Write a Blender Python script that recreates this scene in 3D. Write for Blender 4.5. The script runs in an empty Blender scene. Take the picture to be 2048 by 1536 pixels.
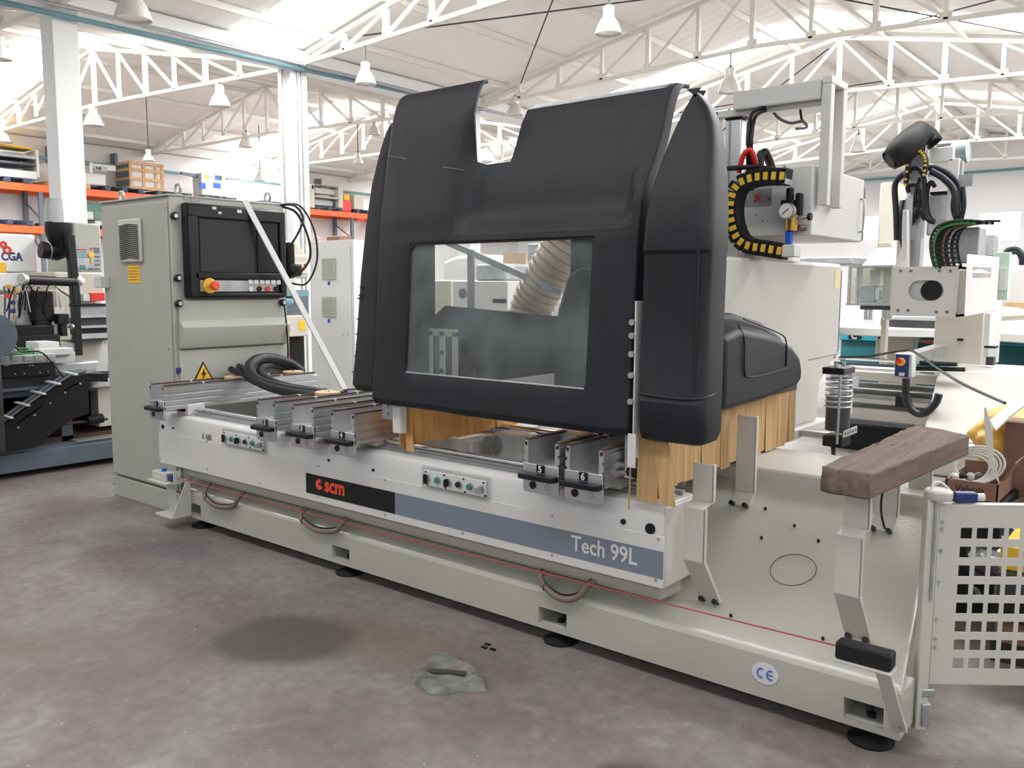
import bpy, bmesh, math, random
from mathutils import Vector, Matrix
from math import pi, sin, cos, radians
random.seed(7)
SC = bpy.context.scene
COL = SC.collection
# ------------------------------------------------------------------ camera
CX, CY, H = 1024.0, 768.0, 1.55
VX, VY = (-1102.0, 565.0), (2440.0, 580.0)
F = math.sqrt(-((VX[0]-CX)*(VY[0]-CX)+(VX[1]-CY)*(VY[1]-CY)))
def _c(p): return Vector((p[0]-CX, -(p[1]-CY), -F)).normalized()
ax = -_c(VX); ay = _c(VY); ay = (ay-ax*ay.dot(ax)).normalized(); az = ax.cross(ay)
R = Matrix((ax, ay, az))
CAM = Vector((0, 0, H))
cd = bpy.data.cameras.new('camera'); cam = bpy.data.objects.new('camera', cd); COL.objects.link(cam)
cam.matrix_world = Matrix.Translation(CAM) @ R.to_4x4()
cd.sensor_width = 36; cd.lens = F/2048*36; cd.clip_end = 200
SC.camera = cam
def ray(u, v): return R @ _c((u, v))
def PX(u, v, x): d = ray(u, v); return CAM + d*(x/d.x)
def PY(u, v, y): d = ray(u, v); return CAM + d*(y/d.y)
def PZ(u, v, z): d = ray(u, v); return CAM + d*((z-H)/d.z)
# ------------------------------------------------------------------ light
w = bpy.data.worlds.new('world'); SC.world = w; w.use_nodes = True
bg = w.node_tree.nodes['Background']; bg.inputs[0].default_value = (0.95, 0.97, 1.0, 1); bg.inputs[1].default_value = .42
SKY = 24.0            # brightness of the translucent roof sheets
SC.view_settings.view_transform = 'Standard'; SC.view_settings.look = 'None'
SC.view_settings.exposure = .12; SC.view_settings.gamma = 1; SC.view_settings.use_curve_mapping = False
# ------------------------------------------------------------------ materials
def mat(name, col, rough=.5, metal=0., var=.0, vscale=3., bump=0., bscale=60., spec=.5, col2=None, emit=0., alpha=1., coat=0.):
    m = bpy.data.materials.new(name); m.use_nodes = True
    nt = m.node_tree; b = nt.nodes['Principled BSDF']
    b.inputs['Base Color'].default_value = (*col, 1); b.inputs['Roughness'].default_value = rough
    b.inputs['Metallic'].default_value = metal; b.inputs['Specular IOR Level'].default_value = spec
    b.inputs['Coat Weight'].default_value = coat
    tc = nt.nodes.new('ShaderNodeTexCoord')
    if var > 0 or col2:
        n = nt.nodes.new('ShaderNodeTexNoise'); n.inputs['Scale'].default_value = vscale; n.inputs['Detail'].default_value = 6
        nt.links.new(tc.outputs['Object'], n.inputs['Vector'])
        r = nt.nodes.new('ShaderNodeValToRGB'); r.color_ramp.elements[0].position = .35; r.color_ramp.elements[1].position = .68
        c2 = col2 if col2 else tuple(c*(1-var) for c in col)
        r.color_ramp.elements[0].color = (*c2, 1); r.color_ramp.elements[1].color = (*col, 1)
        nt.links.new(n.outputs['Fac'], r.inputs['Fac']); nt.links.new(r.outputs['Color'], b.inputs['Base Color'])
    if bump > 0:
        n2 = nt.nodes.new('ShaderNodeTexNoise'); n2.inputs['Scale'].default_value = bscale; n2.inputs['Detail'].default_value = 3
        nt.links.new(tc.outputs['Object'], n2.inputs['Vector'])
        bp = nt.nodes.new('ShaderNodeBump'); bp.inputs['Strength'].default_value = bump; bp.inputs['Distance'].default_value = .01
        nt.links.new(n2.outputs['Fac'], bp.inputs['Height']); nt.links.new(bp.outputs['Normal'], b.inputs['Normal'])
    if emit > 0:
        b.inputs['Emission Color'].default_value = (*col, 1); b.inputs['Emission Strength'].default_value = emit
    if alpha < 1: b.inputs['Alpha'].default_value = alpha
    return m
M = {}
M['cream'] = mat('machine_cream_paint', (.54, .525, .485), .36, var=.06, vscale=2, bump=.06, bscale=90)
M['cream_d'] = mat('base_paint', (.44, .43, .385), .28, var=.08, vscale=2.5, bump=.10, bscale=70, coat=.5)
M['white'] = mat('white_paint', (.63, .62, .60), .42, var=.05)
M['whiteb'] = mat('bright_white_paint', (.88, .88, .87), .5, var=.04)
M['paley'] = mat('pale_yellow_label', (.72, .58, .30), .5)
M['cab'] = mat('cabinet_grey_paint', (.40, .405, .36), .5, var=.04, vscale=4, bump=.15, bscale=160)
M['cab_l'] = mat('cabinet_light_trim', (.56, .55, .50), .5)
M['black'] = mat('black_plastic', (.007, .007, .009), .38, spec=.35)
M['blackm'] = mat('black_matte', (.011, .011, .012), .6, var=.3, spec=.3)
M['rubber'] = mat('rubber_hose', (.010, .012, .017), .40, bump=.1, spec=.4)
M['hood'] = mat('hood_textured_plastic', (.008, .010, .015), .42, var=.25, vscale=5, bump=.22, bscale=420, spec=.38)
M['hood2'] = mat('hood_worn_plastic', (.026, .023, .024), .55, var=.3, vscale=8, bump=.3, bscale=300, spec=.35)
M['alu'] = mat('aluminium', (.60, .61, .62), .34, metal=.85, var=.15, vscale=8)
M['alu_d'] = mat('dull_aluminium', (.42, .43, .43), .5, metal=.5, var=.25, vscale=9)
M['steel'] = mat('polished_steel', (.7, .71, .73), .15, metal=1)
M['galv'] = mat('galvanised_steel', (.5, .52, .53), .4, metal=.8, var=.2, vscale=20)
M['dark_steel'] = mat('dark_steel', (.06, .065, .07), .5, metal=.4, var=.3, vscale=6)
M['slate'] = mat('slate_blue_steel', (.13, .155, .185), .45, var=.2, vscale=4)
M['brownedge'] = mat('worn_brown_gasket', (.10, .062, .045), .8, var=.5, vscale=30)
M['greysticker'] = mat('blue_grey_vinyl', (.18, .205, .245), .4)
M['red'] = mat('red_vinyl', (.80, .075, .03), .4)
M['redp'] = mat('red_paint', (.70, .03, .02), .4)
M['redcord'] = mat('red_cord', (.40, .045, .05), .6)
M['blue'] = mat('blue_plastic', (.02, .10, .55), .4)
M['navy'] = mat('navy_plastic', (.015, .03, .13), .4)
M['green'] = mat('green_button', (.01, .22, .12), .4)
M['greencable'] = mat('green_cable', (.05, .22, .07), .5)
M['yellow'] = mat('yellow_plastic', (.72, .45, .03), .5)
M['ysticker'] = mat('yellow_sticker', (.85, .48, .02), .5)
M['orange'] = mat('orange_rack_paint', (.85, .13, .03), .5)
M['wallw'] = mat('white_wall', (.93, .93, .93), .8, var=.04, vscale=.6)
M['rackw'] = mat('pinkish_white_wall', (.84, .79, .77), .8, var=.1, vscale=.8)
M['truss'] = mat('white_truss_paint', (.84, .82, .76), .5, var=.06, vscale=1)
M['paper'] = mat('white_label', (.62, .62, .61), .5)
M['beige'] = mat('beige_paint', (.56, .53, .45), .5, var=.08)
M['pink_ply'] = mat('plywood_disc', (.62, .42, .25), .6, var=.2, vscale=14)
M['pine'] = mat('pine_wood', (.62, .37, .18), .7, var=.25, vscale=8)
M['teal'] = mat('teal_paint', (.03, .34, .42), .45, var=.1)
M['teal_d'] = mat('dark_teal_paint', (.02, .16, .18), .5)
M['duct'] = mat('duct_galvanised', (.52, .54, .52), .35, metal=.6, var=.15, vscale=5)
M['pipeb'] = mat('blue_green_pipe', (.16, .30, .33), .45)
M['lampg'] = mat('lamp_grey_housing', (.68, .67, .63), .4, metal=.3)
M['lens'] = mat('lamp_reflector', (.82, .80, .75), .25, metal=.3)
M['screen'] = mat('dark_screen', (.035, .036, .039), .12, spec=.5)
M['brass'] = mat('brass', (.75, .45, .12), .3, metal=.9)
M['cardboard'] = mat('brown_cardboard', (.23, .125, .085), .8, var=.2, vscale=9)
M['cable_w'] = mat('grey_white_cable', (.58, .58, .55), .5)
M['ybag'] = mat('yellow_plastic_bag', (.75, .42, .05), .4, var=.2, vscale=6, bump=.5, bscale=12)
M['silver'] = mat('silver_film', (.55, .57, .62), .18, metal=.9, var=.4, vscale=14, bump=1., bscale=22)
M['hosec'] = mat('cream_ribbed_hose', (.62, .50, .38), .35, coat=.4)
M['copper'] = mat('red_brown_hose', (.17, .135, .11), .5)
M['palletb'] = mat('blue_grey_pallet', (.07, .10, .15), .8, var=.4, vscale=12)

def glassy(name, col, alpha, rough=.08):
    m = bpy.data.materials.new(name); m.use_nodes = True; nt = m.node_tree
    for n in list(nt.nodes):
        if n.type != 'OUTPUT_MATERIAL': nt.nodes.remove(n)
    out = [n for n in nt.nodes if n.type == 'OUTPUT_MATERIAL'][0]
    tr = nt.nodes.new('ShaderNodeBsdfTransparent'); tr.inputs[0].default_value = (.93, .95, .94, 1)
    pr = nt.nodes.new('ShaderNodeBsdfPrincipled'); pr.inputs['Base Color'].default_value = (*col, 1); pr.inputs['Roughness'].default_value = rough
    mx = nt.nodes.new('ShaderNodeMixShader'); mx.inputs[0].default_value = alpha
    tc = nt.nodes.new('ShaderNodeTexCoord'); no = nt.nodes.new('ShaderNodeTexNoise'); no.inputs['Scale'].default_value = 5; no.inputs['Detail'].default_value = 8
    nt.links.new(tc.outputs['Object'], no.inputs['Vector'])
    mr = nt.nodes.new('ShaderNodeMapRange'); mr.inputs['From Min'].default_value = .35; mr.inputs['From Max'].default_value = .75
    mr.inputs['To Min'].default_value = alpha*.6; mr.inputs['To Max'].default_value = alpha*1.6
    nt.links.new(no.outputs['Fac'], mr.inputs['Value']); nt.links.new(mr.outputs[0], mx.inputs[0])
    nt.links.new(tr.outputs[0], mx.inputs[1]); nt.links.new(pr.outputs[0], mx.inputs[2]); nt.links.new(mx.outputs[0], out.inputs[0])
    return m
M['pane'] = glassy('dusty_clear_pane', (.42, .46, .47), .13)
M['glass'] = glassy('clear_plastic', (.6, .64, .63), .16)

def emitmat(name, col, s):
    m = bpy.data.materials.new(name); m.use_nodes = True; nt = m.node_tree
    b = nt.nodes['Principled BSDF']; b.inputs['Base Color'].default_value = (*col, 1)
    b.inputs['Emission Color'].default_value = (*col, 1); b.inputs['Emission Strength'].default_value = s
    return m
M['sky'] = emitmat('translucent_roof_sheet', (.975, .985, 1.0), SKY)
M['sky2'] = emitmat('dimmed_roof_sheet', (.975, .985, 1.0), SKY*.30)  # same sheet, emission turned down near the camera to darken the foreground
M['winlit'] = emitmat('daylit_window_glass', (.95, .98, 1.0), 9)

# floor: worn painted concrete with wear, spots and a round oil stain
def floor_mat():
    m = bpy.data.materials.new('worn_concrete_floor'); m.use_nodes = True; nt = m.node_tree; b = nt.nodes['Principled BSDF']
    L = nt.links.new; N = nt.nodes.new
    tc = N('ShaderNodeTexCoord')
    def noise(sc, det=6, dist=0.):
        n = N('ShaderNodeTexNoise'); n.inputs['Scale'].default_value = sc; n.inputs['Detail'].default_value = det
        n.inputs['Distortion'].default_value = dist; L(tc.outputs['Object'], n.inputs['Vector']); return n
    def ramp(n, p0, p1, c0, c1):
        r = N('ShaderNodeValToRGB'); r.color_ramp.elements[0].position = p0; r.color_ramp.elements[1].position = p1
        r.color_ramp.elements[0].color = (*c0, 1); r.color_ramp.elements[1].color = (*c1, 1); L(n.outputs[0], r.inputs[0]); return r
    def mix(f, a, c, mode='MIX'):
        x = N('ShaderNodeMixRGB'); x.blend_type = mode
        if isinstance(f, float): x.inputs[0].default_value = f
        else: L(f, x.inputs[0])
        for k, q in ((1, a), (2, c)):
            if isinstance(q, tuple): x.inputs[k].default_value = (*q, 1)
            else: L(q, x.inputs[k])
        return x.outputs[0]
    base = ramp(noise(1.6, 10, .5), .25, .75, (.142, .114, .102), (.250, .238, .236)).outputs[0]
    fine = ramp(noise(16, 8), .3, .7, (.80, .80, .80), (1.12, 1.10, 1.09)).outputs[0]
    c = mix(1., base, fine, 'MULTIPLY')
    white = ramp(noise(3.4, 10, 1.2), .60, .85, (0, 0, 0), (.45, .45, .45)).outputs[0]  # pale patches: wear, plus floor sheen put into the colour
    c = mix(white, c, (.40, .39, .39))
    sp = ramp(noise(46, 2), .70, .76, (0, 0, 0), (.8, .8, .8)).outputs[0]
    c = mix(sp, c, (.45, .44, .42))
    dk = ramp(noise(.55, 6, .8), .56, .72, (0, 0, 0), (.55, .55, .55)).outputs[0]
    c = mix(dk, c, (.125, .095, .086))
    def blob(cx, cy, r, sx, col, amt, rot=0.):
        mp = N('ShaderNodeMapping'); mp.vector_type = 'TEXTURE'; mp.inputs['Location'].default_value = (cx, cy, 0)
        mp.inputs['Rotation'].default_value = (0, 0, rot); mp.inputs['Scale'].default_value = (r*sx, r, 1)
        nn = noise(5, 4); ad = N('ShaderNodeVectorMath'); ad.operation = 'ADD'
        sc = N('ShaderNodeVectorMath'); sc.operation = 'SCALE'; sc.inputs['Scale'].default_value = .16
        L(nn.outputs['Color'], sc.inputs[0]); L(tc.outputs['Object'], ad.inputs[0]); L(sc.outputs[0], ad.inputs[1]); L(ad.outputs[0], mp.inputs[0])
        ln = N('ShaderNodeVectorMath'); ln.operation = 'LENGTH'; L(mp.outputs[0], ln.inputs[0])
        mr = N('ShaderNodeMapRange'); mr.inputs['From Min'].default_value = .72; mr.inputs['From Max'].default_value = 1.05
        mr.inputs['To Min'].default_value = amt; mr.inputs['To Max'].default_value = 0; L(ln.outputs['Value'], mr.inputs['Value'])
        return mr.outputs[0]
    c = mix(blob(-3.00, 2.28, .30, 1.15, None, .85, .6), c, (.080, .076, .068))
    c = mix(blob(-2.55, 2.55, .22, 1.9, None, .4), c, (.17, .11, .09))
    c = mix(blob(-4.6, 2.68, .18, 1.7, None, .4), c, (.11, .10, .12))
    c = mix(blob(-1.25, 2.30, .13, 1.2, None, .7), c, (.06, .05, .05))
    L(c, b.inputs['Base Color'])
    rr = ramp(noise(2.2, 6), .3, .7, (.42, .42, .42), (.70, .70, .70)).outputs[0]; L(rr, b.inputs['Roughness'])
    b.inputs['Specular IOR Level'].default_value = .35
    bp = N('ShaderNodeBump'); bp.inputs['Strength'].default_value = .25; bp.inputs['Distance'].default_value = .01
    L(noise(30, 8).outputs[0], bp.inputs['Height']); L(bp.outputs[0], b.inputs['Normal'])
    return m
M['floor'] = floor_mat()

def wood_mat(name, c1, c2, axis='Y'):
    m = bpy.data.materials.new(name); m.use_nodes = True; nt = m.node_tree; b = nt.nodes['Principled BSDF']
    tc = nt.nodes.new('ShaderNodeTexCoord'); mp = nt.nodes.new('ShaderNodeMapping')
    mp.inputs['Scale'].default_value = {'Y': (18, 1.2, 18), 'Z': (14, 14, .8), 'X': (1.2, 18, 18)}[axis]
    n = nt.nodes.new('ShaderNodeTexNoise'); n.inputs['Scale'].default_value = 2.4; n.inputs['Detail'].default_value = 10; n.inputs['Roughness'].default_value = .65
    r = nt.nodes.new('ShaderNodeValToRGB'); r.color_ramp.elements[0].position = .3; r.color_ramp.elements[1].position = .68
    r.color_ramp.elements[0].color = (*c1, 1); r.color_ramp.elements[1].color = (*c2, 1)
    L = nt.links.new; L(tc.outputs['Object'], mp.inputs[0]); L(mp.outputs[0], n.inputs['Vector']); L(n.outputs['Fac'], r.inputs[0]); L(r.outputs[0], b.inputs['Base Color'])
    bp = nt.nodes.new('ShaderNodeBump'); bp.inputs['Strength'].default_value = .5; bp.inputs['Distance'].default_value = .004; L(n.outputs['Fac'], bp.inputs['Height']); L(bp.outputs[0], b.inputs['Normal'])
    b.inputs['Roughness'].default_value = .8
    return m
M['sleeper'] = wood_mat('weathered_timber', (.095, .068, .056), (.185, .142, .120))
M['curtain'] = wood_mat('amber_curtain_strip', (.36, .215, .09), (.54, .36, .165), 'Z')
M['curtain2'] = wood_mat('orange_curtain_strip', (.62, .26, .06), (.78, .46, .18), 'Z')
M['sleeper'].node_tree.nodes['Principled BSDF'].inputs['Specular IOR Level'].default_value = .2
# ceiling: ribbed panels
def ceil_mat():
    m = bpy.data.materials.new('white_ribbed_roof_panel'); m.use_nodes = True; nt = m.node_tree; b = nt.nodes['Principled BSDF']
    b.inputs['Base Color'].default_value = (.93, .92, .88, 1); b.inputs['Roughness'].default_value = .45
    tc = nt.nodes.new('ShaderNodeTexCoord'); wv = nt.nodes.new('ShaderNodeTexWave'); wv.bands_direction = 'Y'; wv.inputs['Scale'].default_value = 1.1
    bp = nt.nodes.new('ShaderNodeBump'); bp.inputs['Strength'].default_value = .25; bp.inputs['Distance'].default_value = .02
    L = nt.links.new; L(tc.outputs['Object'], wv.inputs['Vector']); L(wv.outputs['Fac'], bp.inputs['Height']); L(bp.outputs[0], b.inputs['Normal'])
    return m
M['ceil'] = ceil_mat()
# ------------------------------------------------------------------ mesh helpers
def BM(): return bmesh.new()
def face(bm, pts):
    return bm.faces.new([bm.verts.new(p) for p in pts])
def box(bm, a, b):
    x0, x1 = sorted((a[0], b[0])); y0, y1 = sorted((a[1], b[1])); z0, z1 = sorted((a[2], b[2]))
    v = [bm.verts.new(p) for p in ((x0,y0,z0),(x1,y0,z0),(x1,y1,z0),(x0,y1,z0),(x0,y0,z1),(x1,y0,z1),(x1,y1,z1),(x0,y1,z1))]
    for f in ((0,3,2,1),(4,5,6,7),(0,1,5,4),(1,2,6,5),(2,3,7,6),(3,0,4,7)): bm.faces.new([v[i] for i in f])
    return bm
def hexa(bm, lo, hi):
    a = [bm.verts.new(p) for p in lo]; b = [bm.verts.new(p) for p in hi]; n = len(a)
    bm.faces.new(a[::-1]); bm.faces.new(b)
    for i in range(n): bm.faces.new((a[i], a[(i+1) % n], b[(i+1) % n], b[i]))
    return bm
def prism(bm, pts, axis, lo, hi):
    def P(p, t):
        return {'x': (t, p[0], p[1]), 'y': (p[0], t, p[1]), 'z': (p[0], p[1], t)}[axis]
    return hexa(bm, [P(p, lo) for p in pts], [P(p, hi) for p in pts])
def tube(bm, pts, r, n=10, cap=True):
    pts = [Vector(p) for p in pts]; m = len(pts); rings = []
    rr = r if isinstance(r, (list, tuple)) else [r]*m
    t0 = (pts[1]-pts[0]).normalized(); up = Vector((0, 0, 1)) if abs(t0.z) < .9 else Vector((1, 0, 0))
    nrm = t0.cross(up).normalized(); prev = t0
    for i, p in enumerate(pts):
        t = (pts[min(i+1, m-1)]-pts[max(i-1, 0)]).normalized()
        q = prev.rotation_difference(t); nrm = (q @ nrm).normalized(); prev = t; bn = t.cross(nrm)
        rings.append([bm.verts.new(p+(nrm*cos(2*pi*k/n)+bn*sin(2*pi*k/n))*rr[i]) for k in range(n)])
    for i in range(m-1):
        for k in range(n):
            bm.faces.new((rings[i][k], rings[i][(k+1) % n], rings[i+1][(k+1) % n], rings[i+1][k]))
    if cap: bm.faces.new(rings[0][::-1]); bm.faces.new(rings[-1])
    return bm
def cyl(bm, a, b, r, r2=None, n=20): return tube(bm, [a, b], [r, r if r2 is None else r2], n)
def bar(bm, a, b, w, h=None, up=(0, 0, 1)):
    a, b = Vector(a), Vector(b); h = h or w; t = (b-a).normalized(); u = Vector(up)
    if abs(t.dot(u)) > .95: u = Vector((0, 1, 0))
    s = t.cross(u).normalized()*w/2; q = s.cross(t).normalized()*h/2
    return hexa(bm, [a-s-q, a+s-q, a+s+q, a-s+q], [b-s-q, b+s-q, b+s+q, b-s+q])
def lathe(bm, prof, c, n=24, axis='z'):
    rings = []
    for r, z in prof:
        ring = []
        for k in range(n):
            a = 2*pi*k/n; x, y = r*cos(a), r*sin(a)
            p = {'z': (x, y, z), 'y': (x, z, y), 'x': (z, x, y)}[axis]
            ring.append(bm.verts.new(Vector(c)+Vector(p)))
        rings.append(ring)
    for i in range(len(rings)-1):
        for k in range(n): bm.faces.new((rings[i][k], rings[i][(k+1) % n], rings[i+1][(k+1) % n], rings[i+1][k]))
    bm.faces.new(rings[0][::-1]); bm.faces.new(rings[-1])
    return bm
def torus(bm, c, R0, r, axis='y', n=24, m=8, a0=0., a1=2*pi):
    pts = []
    full = abs(a1-a0-2*pi) < 1e-4
    k = n if not full else n+1
    for i in range(k):
        a = a0+(a1-a0)*i/(k-1); x, y = R0*cos(a), R0*sin(a)
        pts.append(Vector(c)+Vector({'z': (x, y, 0), 'y': (x, 0, y), 'x': (0, x, y)}[axis]))
    return tube(bm, pts, r, m)
def smooth(pts, k=6):
    P = [Vector(p) for p in pts]; out = []
    for i in range(len(P)-1):
        p0 = P[max(i-1, 0)]; p1 = P[i]; p2 = P[i+1]; p3 = P[min(i+2, len(P)-1)]
        for j in range(k):
            t = j/k
            out.append(.5*((2*p1)+(p2-p0)*t+(2*p0-5*p1+4*p2-p3)*t*t+(3*p1-p0-3*p2+p3)*t**3))
    out.append(P[-1]); return out
ORG = {}
def root(name, label, cat, loc, group=None):
    o = bpy.data.objects.new(name, None); COL.objects.link(o); o.location = loc; o.empty_display_size = .1
    o['label'] = label; o['category'] = cat
    if group: o['group'] = group
    ORG[o.name] = Vector(loc); return o
def obj(name, bm, m, parent=None, bevel=0., seg=2, ang=35, label=None, cat=None, group=None, kind=None, solid=0., flat=False):
    bmesh.ops.recalc_face_normals(bm, faces=bm.faces)
    if parent: org = ORG[parent.name]
    else:
        xs = [v.co for v in bm.verts]
        org = Vector(((min(c.x for c in xs)+max(c.x for c in xs))/2, (min(c.y for c in xs)+max(c.y for c in xs))/2, min(c.z for c in xs))) if kind != 'structure' else Vector((0, 0, 0))
    for v in bm.verts: v.co -= org
    me = bpy.data.meshes.new(name); bm.to_mesh(me); bm.free()
    if isinstance(m, str): m = M[m]
    me.materials.append(m)
    if not flat:
        for p in me.polygons: p.use_smooth = True
        me.set_sharp_from_angle(angle=radians(ang))
    o = bpy.data.objects.new(name, me); COL.objects.link(o)
    if parent: o.parent = parent; ORG[o.name] = org
    else: o.location = org; ORG[o.name] = org
    if solid:
        s = o.modifiers.new('solid', 'SOLIDIFY'); s.thickness = abs(solid); s.offset = 1 if solid > 0 else -1
    if bevel:
        b = o.modifiers.new('bevel', 'BEVEL'); b.width = bevel; b.segments = seg; b.limit_method = 'ANGLE'; b.angle_limit = radians(30)
    if label: o['label'] = label
    if cat: o['category'] = cat
    if group: o['group'] = group
    if kind: o['kind'] = kind
    return o
def OB(name, a, b, m, parent=None, bevel=0., **k): return obj(name, box(BM(), a, b), m, parent, bevel, **k)
def OT(name, pts, r, m, parent=None, n=10, sm=True, **k): return obj(name, tube(BM(), smooth(pts) if sm and len(pts) > 2 else pts, r, n), m, parent, **k)
def struct(name, bm, m, **k): return obj(name, bm, m, kind='structure', **k)
def text(name, body, size, loc, m, parent, facing='-y', bold=0., sx=1., ext=.0006, tilt=0., align='LEFT'):
    cu = bpy.data.curves.new(name, 'FONT'); cu.body = body; cu.size = size; cu.extrude = ext; cu.offset = bold; cu.resolution_u = 3
    cu.align_x = align
    o = bpy.data.objects.new('tmp_text', cu); COL.objects.link(o)
    me = bpy.data.meshes.new_from_object(o.evaluated_get(bpy.context.evaluated_depsgraph_get()))
    bpy.data.objects.remove(o); bpy.data.curves.remove(cu)
    rot = Matrix.Rotation(pi/2, 4, 'X')
    if facing == '+x': rot = Matrix.Rotation(pi/2, 4, 'Z') @ rot
    if facing == 'z': rot = Matrix.Identity(4)
    org = ORG[parent.name]
    me.transform(Matrix.Translation(Vector(loc)-org) @ rot @ Matrix.Rotation(tilt, 4, 'Z') @ Matrix.Diagonal((sx, 1, 1, 1)))
    me.name = name; me.materials.append(M[m] if isinstance(m, str) else m)
    o = bpy.data.objects.new(name, me); COL.objects.link(o); o.parent = parent; ORG[o.name] = org
    return o
def copy_tree(o, loc):
    c = o.copy(); COL.objects.link(c); c.location = loc
    for ch in o.children:
        d = ch.copy(); COL.objects.link(d); d.parent = c
        for g in ch.children:
            e = g.copy(); COL.objects.link(e); e.parent = d
    return c

# ================================================================== THE HALL
XL, XC, XR1, ZG = -25.0, -12.0, 0.0, 5.13
YB, YF = 31.0, -4.0
ZL = 5.40; RXL, RZL = -18.8, 6.50; RXC, RZC = -6.0, 6.33
struct('floor', box(BM(), (XL-.3, YF-3, -.12), (12, YB+.3, 0)), 'floor')
def roofz(x):
    if x < RXL: return ZL+(RZL-ZL)*(x-XL)/(RXL-XL)
    if x < XC: return RZL+(ZG-RZL)*(x-RXL)/(XC-RXL)
    if x < RXC: return ZG+(RZC-ZG)*(x-XC)/(RXC-XC)
    if x < 0: return RZC+(ZG-RZC)*(x-RXC)/(0-RXC)
    return ZG+.2*min(x, 12-x)
strips = [(-8.2, -7.0), (-.2, .95), (7.75, 8.75), (15.75, 16.85), (23.3, 24.3)]
bands = []; y = YF-3
for a, b in strips:
    if a > y: bands.append((y, a))
    y = b
bands.append((strips[-1][1], YB+.3))
slopes = [(XL-.3, RXL), (RXL, XC), (XC, RXC), (RXC, 0), (0, 6), (6, 12)]
bm = BM()
for x0, x1 in slopes:
    xm = (x0+x1)/2
    z0, z1 = roofz(x0+1e-4), roofz(x1-1e-4)
    if x0 < XL: z0 = ZL-.05
    for a, b in bands:
        hexa(bm, [(x0, a, z0+.12), (x1, a, z1+.12), (x1, b, z1+.12), (x0, b, z0+.12)], [(x0, a, z0+.2), (x1, a, z1+.2), (x1, b, z1+.2), (x0, b, z0+.2)])
struct('ceiling', bm, 'ceil', flat=True)
k = 0
for a, b in strips:
    for x0, x1 in slopes:
        if x1 < -7 and b < 0: continue
        z0, z1 = roofz(x0+1e-4), roofz(x1-1e-4)
        if x0 < XL: z0 = ZL-.05
        bm = BM(); hexa(bm, [(x0, a, z0+.14), (x1, a, z1+.14), (x1, b, z1+.14), (x0, b, z0+.14)], [(x0, a, z0+.17), (x1, a, z1+.17), (x1, b, z1+.17), (x0, b, z0+.17)])
        k += 1; struct('window_%d' % k, bm, 'sky' if a > 3 else 'sky2')
# purlins (run along the hall under the sheets)
k = 0
for xs in ([-24.2, -22.6, -21, -19.5, -18.0, -16.5, -15, -13.5], [-11, -9.6, -8.2, -6.8, -5.2, -3.8, -2.4, -1.0]):
    for x in xs:
        k += 1; z = roofz(x)
        struct('trim_%d' % k, box(BM(), (x-.03, YF, z+.02), (x+.03, YB, z+.12)), 'truss')
# gutter valley box over the columns
k += 1; struct('trim_%d' % k, box(BM(), (XC-.35, YF, ZG-.02), (XC+.35, YB, ZG+.16)), 'wallw')
# walls
bm = BM(); box(bm, (XL-.25, YF, 0), (XL, YB, ZL+.1)); struct('wall_left', bm, 'rackw')
wins = []
pw = [(1724, 434, 1762, 478), (1960, 427, 2038, 480)]
for u0, v0, u1, v1 in pw:
    p = PY(u0, v0, YB); q = PY(u1, v1, YB); wins.append((p.x, q.x, q.z, p.z))
prof = [(XL, 0), (12, 0), (12, ZG), (6, ZG+1.2), (0, ZG), (RXC, RZC+.1), (XC, ZG), (RXL, RZL+.1), (XL, ZL)]
def wall_with_holes(prof, wins, y0, y1):
    bm = BM()
    xs = sorted(set([p[0] for p in prof]+[w[0] for w in wins]+[w[1] for w in wins]))
    def top(x):
        P = sorted([(p[0], p[1]) for p in prof if p[1] > 0])
        for (a, za), (b, zb) in zip(P, P[1:]):
            if a <= x <= b: return za+(zb-za)*(x-a)/(b-a)
        return P[-1][1]
    for a, b in zip(xs, xs[1:]):
        hit = [w for w in wins if w[0] <= (a+b)/2 <= w[1]]
        lo = 0
        if hit:
            hexa(bm, [(a, y0, 0), (b, y0, 0), (b, y1, 0), (a, y1, 0)], [(a, y0, hit[0][2]), (b, y0, hit[0][2]), (b, y1, hit[0][2]), (a, y1, hit[0][2])]); lo = hit[0][3]
        hexa(bm, [(a, y0, lo), (b, y0, lo), (b, y1, lo), (a, y1, lo)], [(a, y0, top(a)), (b, y0, top(b)), (b, y1, top(b)), (a, y1, top(a))])
    return bm
struct('wall_back', wall_with_holes(prof, wins, YB, YB+.3), 'wallw')
for i, w_ in enumerate(wins):
    struct('window_%d' % (40+i), box(BM(), (w_[0], YB+.1, w_[2]), (w_[1], YB+.14, w_[3])), 'winlit')
# bright opening high in the left wall
p = PX(447, 338, XL+.02); q = PX(530, 392, XL+.02)
struct('window_45', box(BM(), (XL+.005, p.y, q.z), (XL+.04, q.y+.6, p.z+.05)), 'winlit')
# white concrete pillar at the back wall, seen left of the second window
p = PY(1762, 370, YB-.4); q = PY(1792, 370, YB-.4)
OB('wall_pillar', (p.x, YB-.4, 0), (q.x, YB, 5.0), 'wallw', label='white pilaster against the far back wall', cat='pillar')
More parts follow.
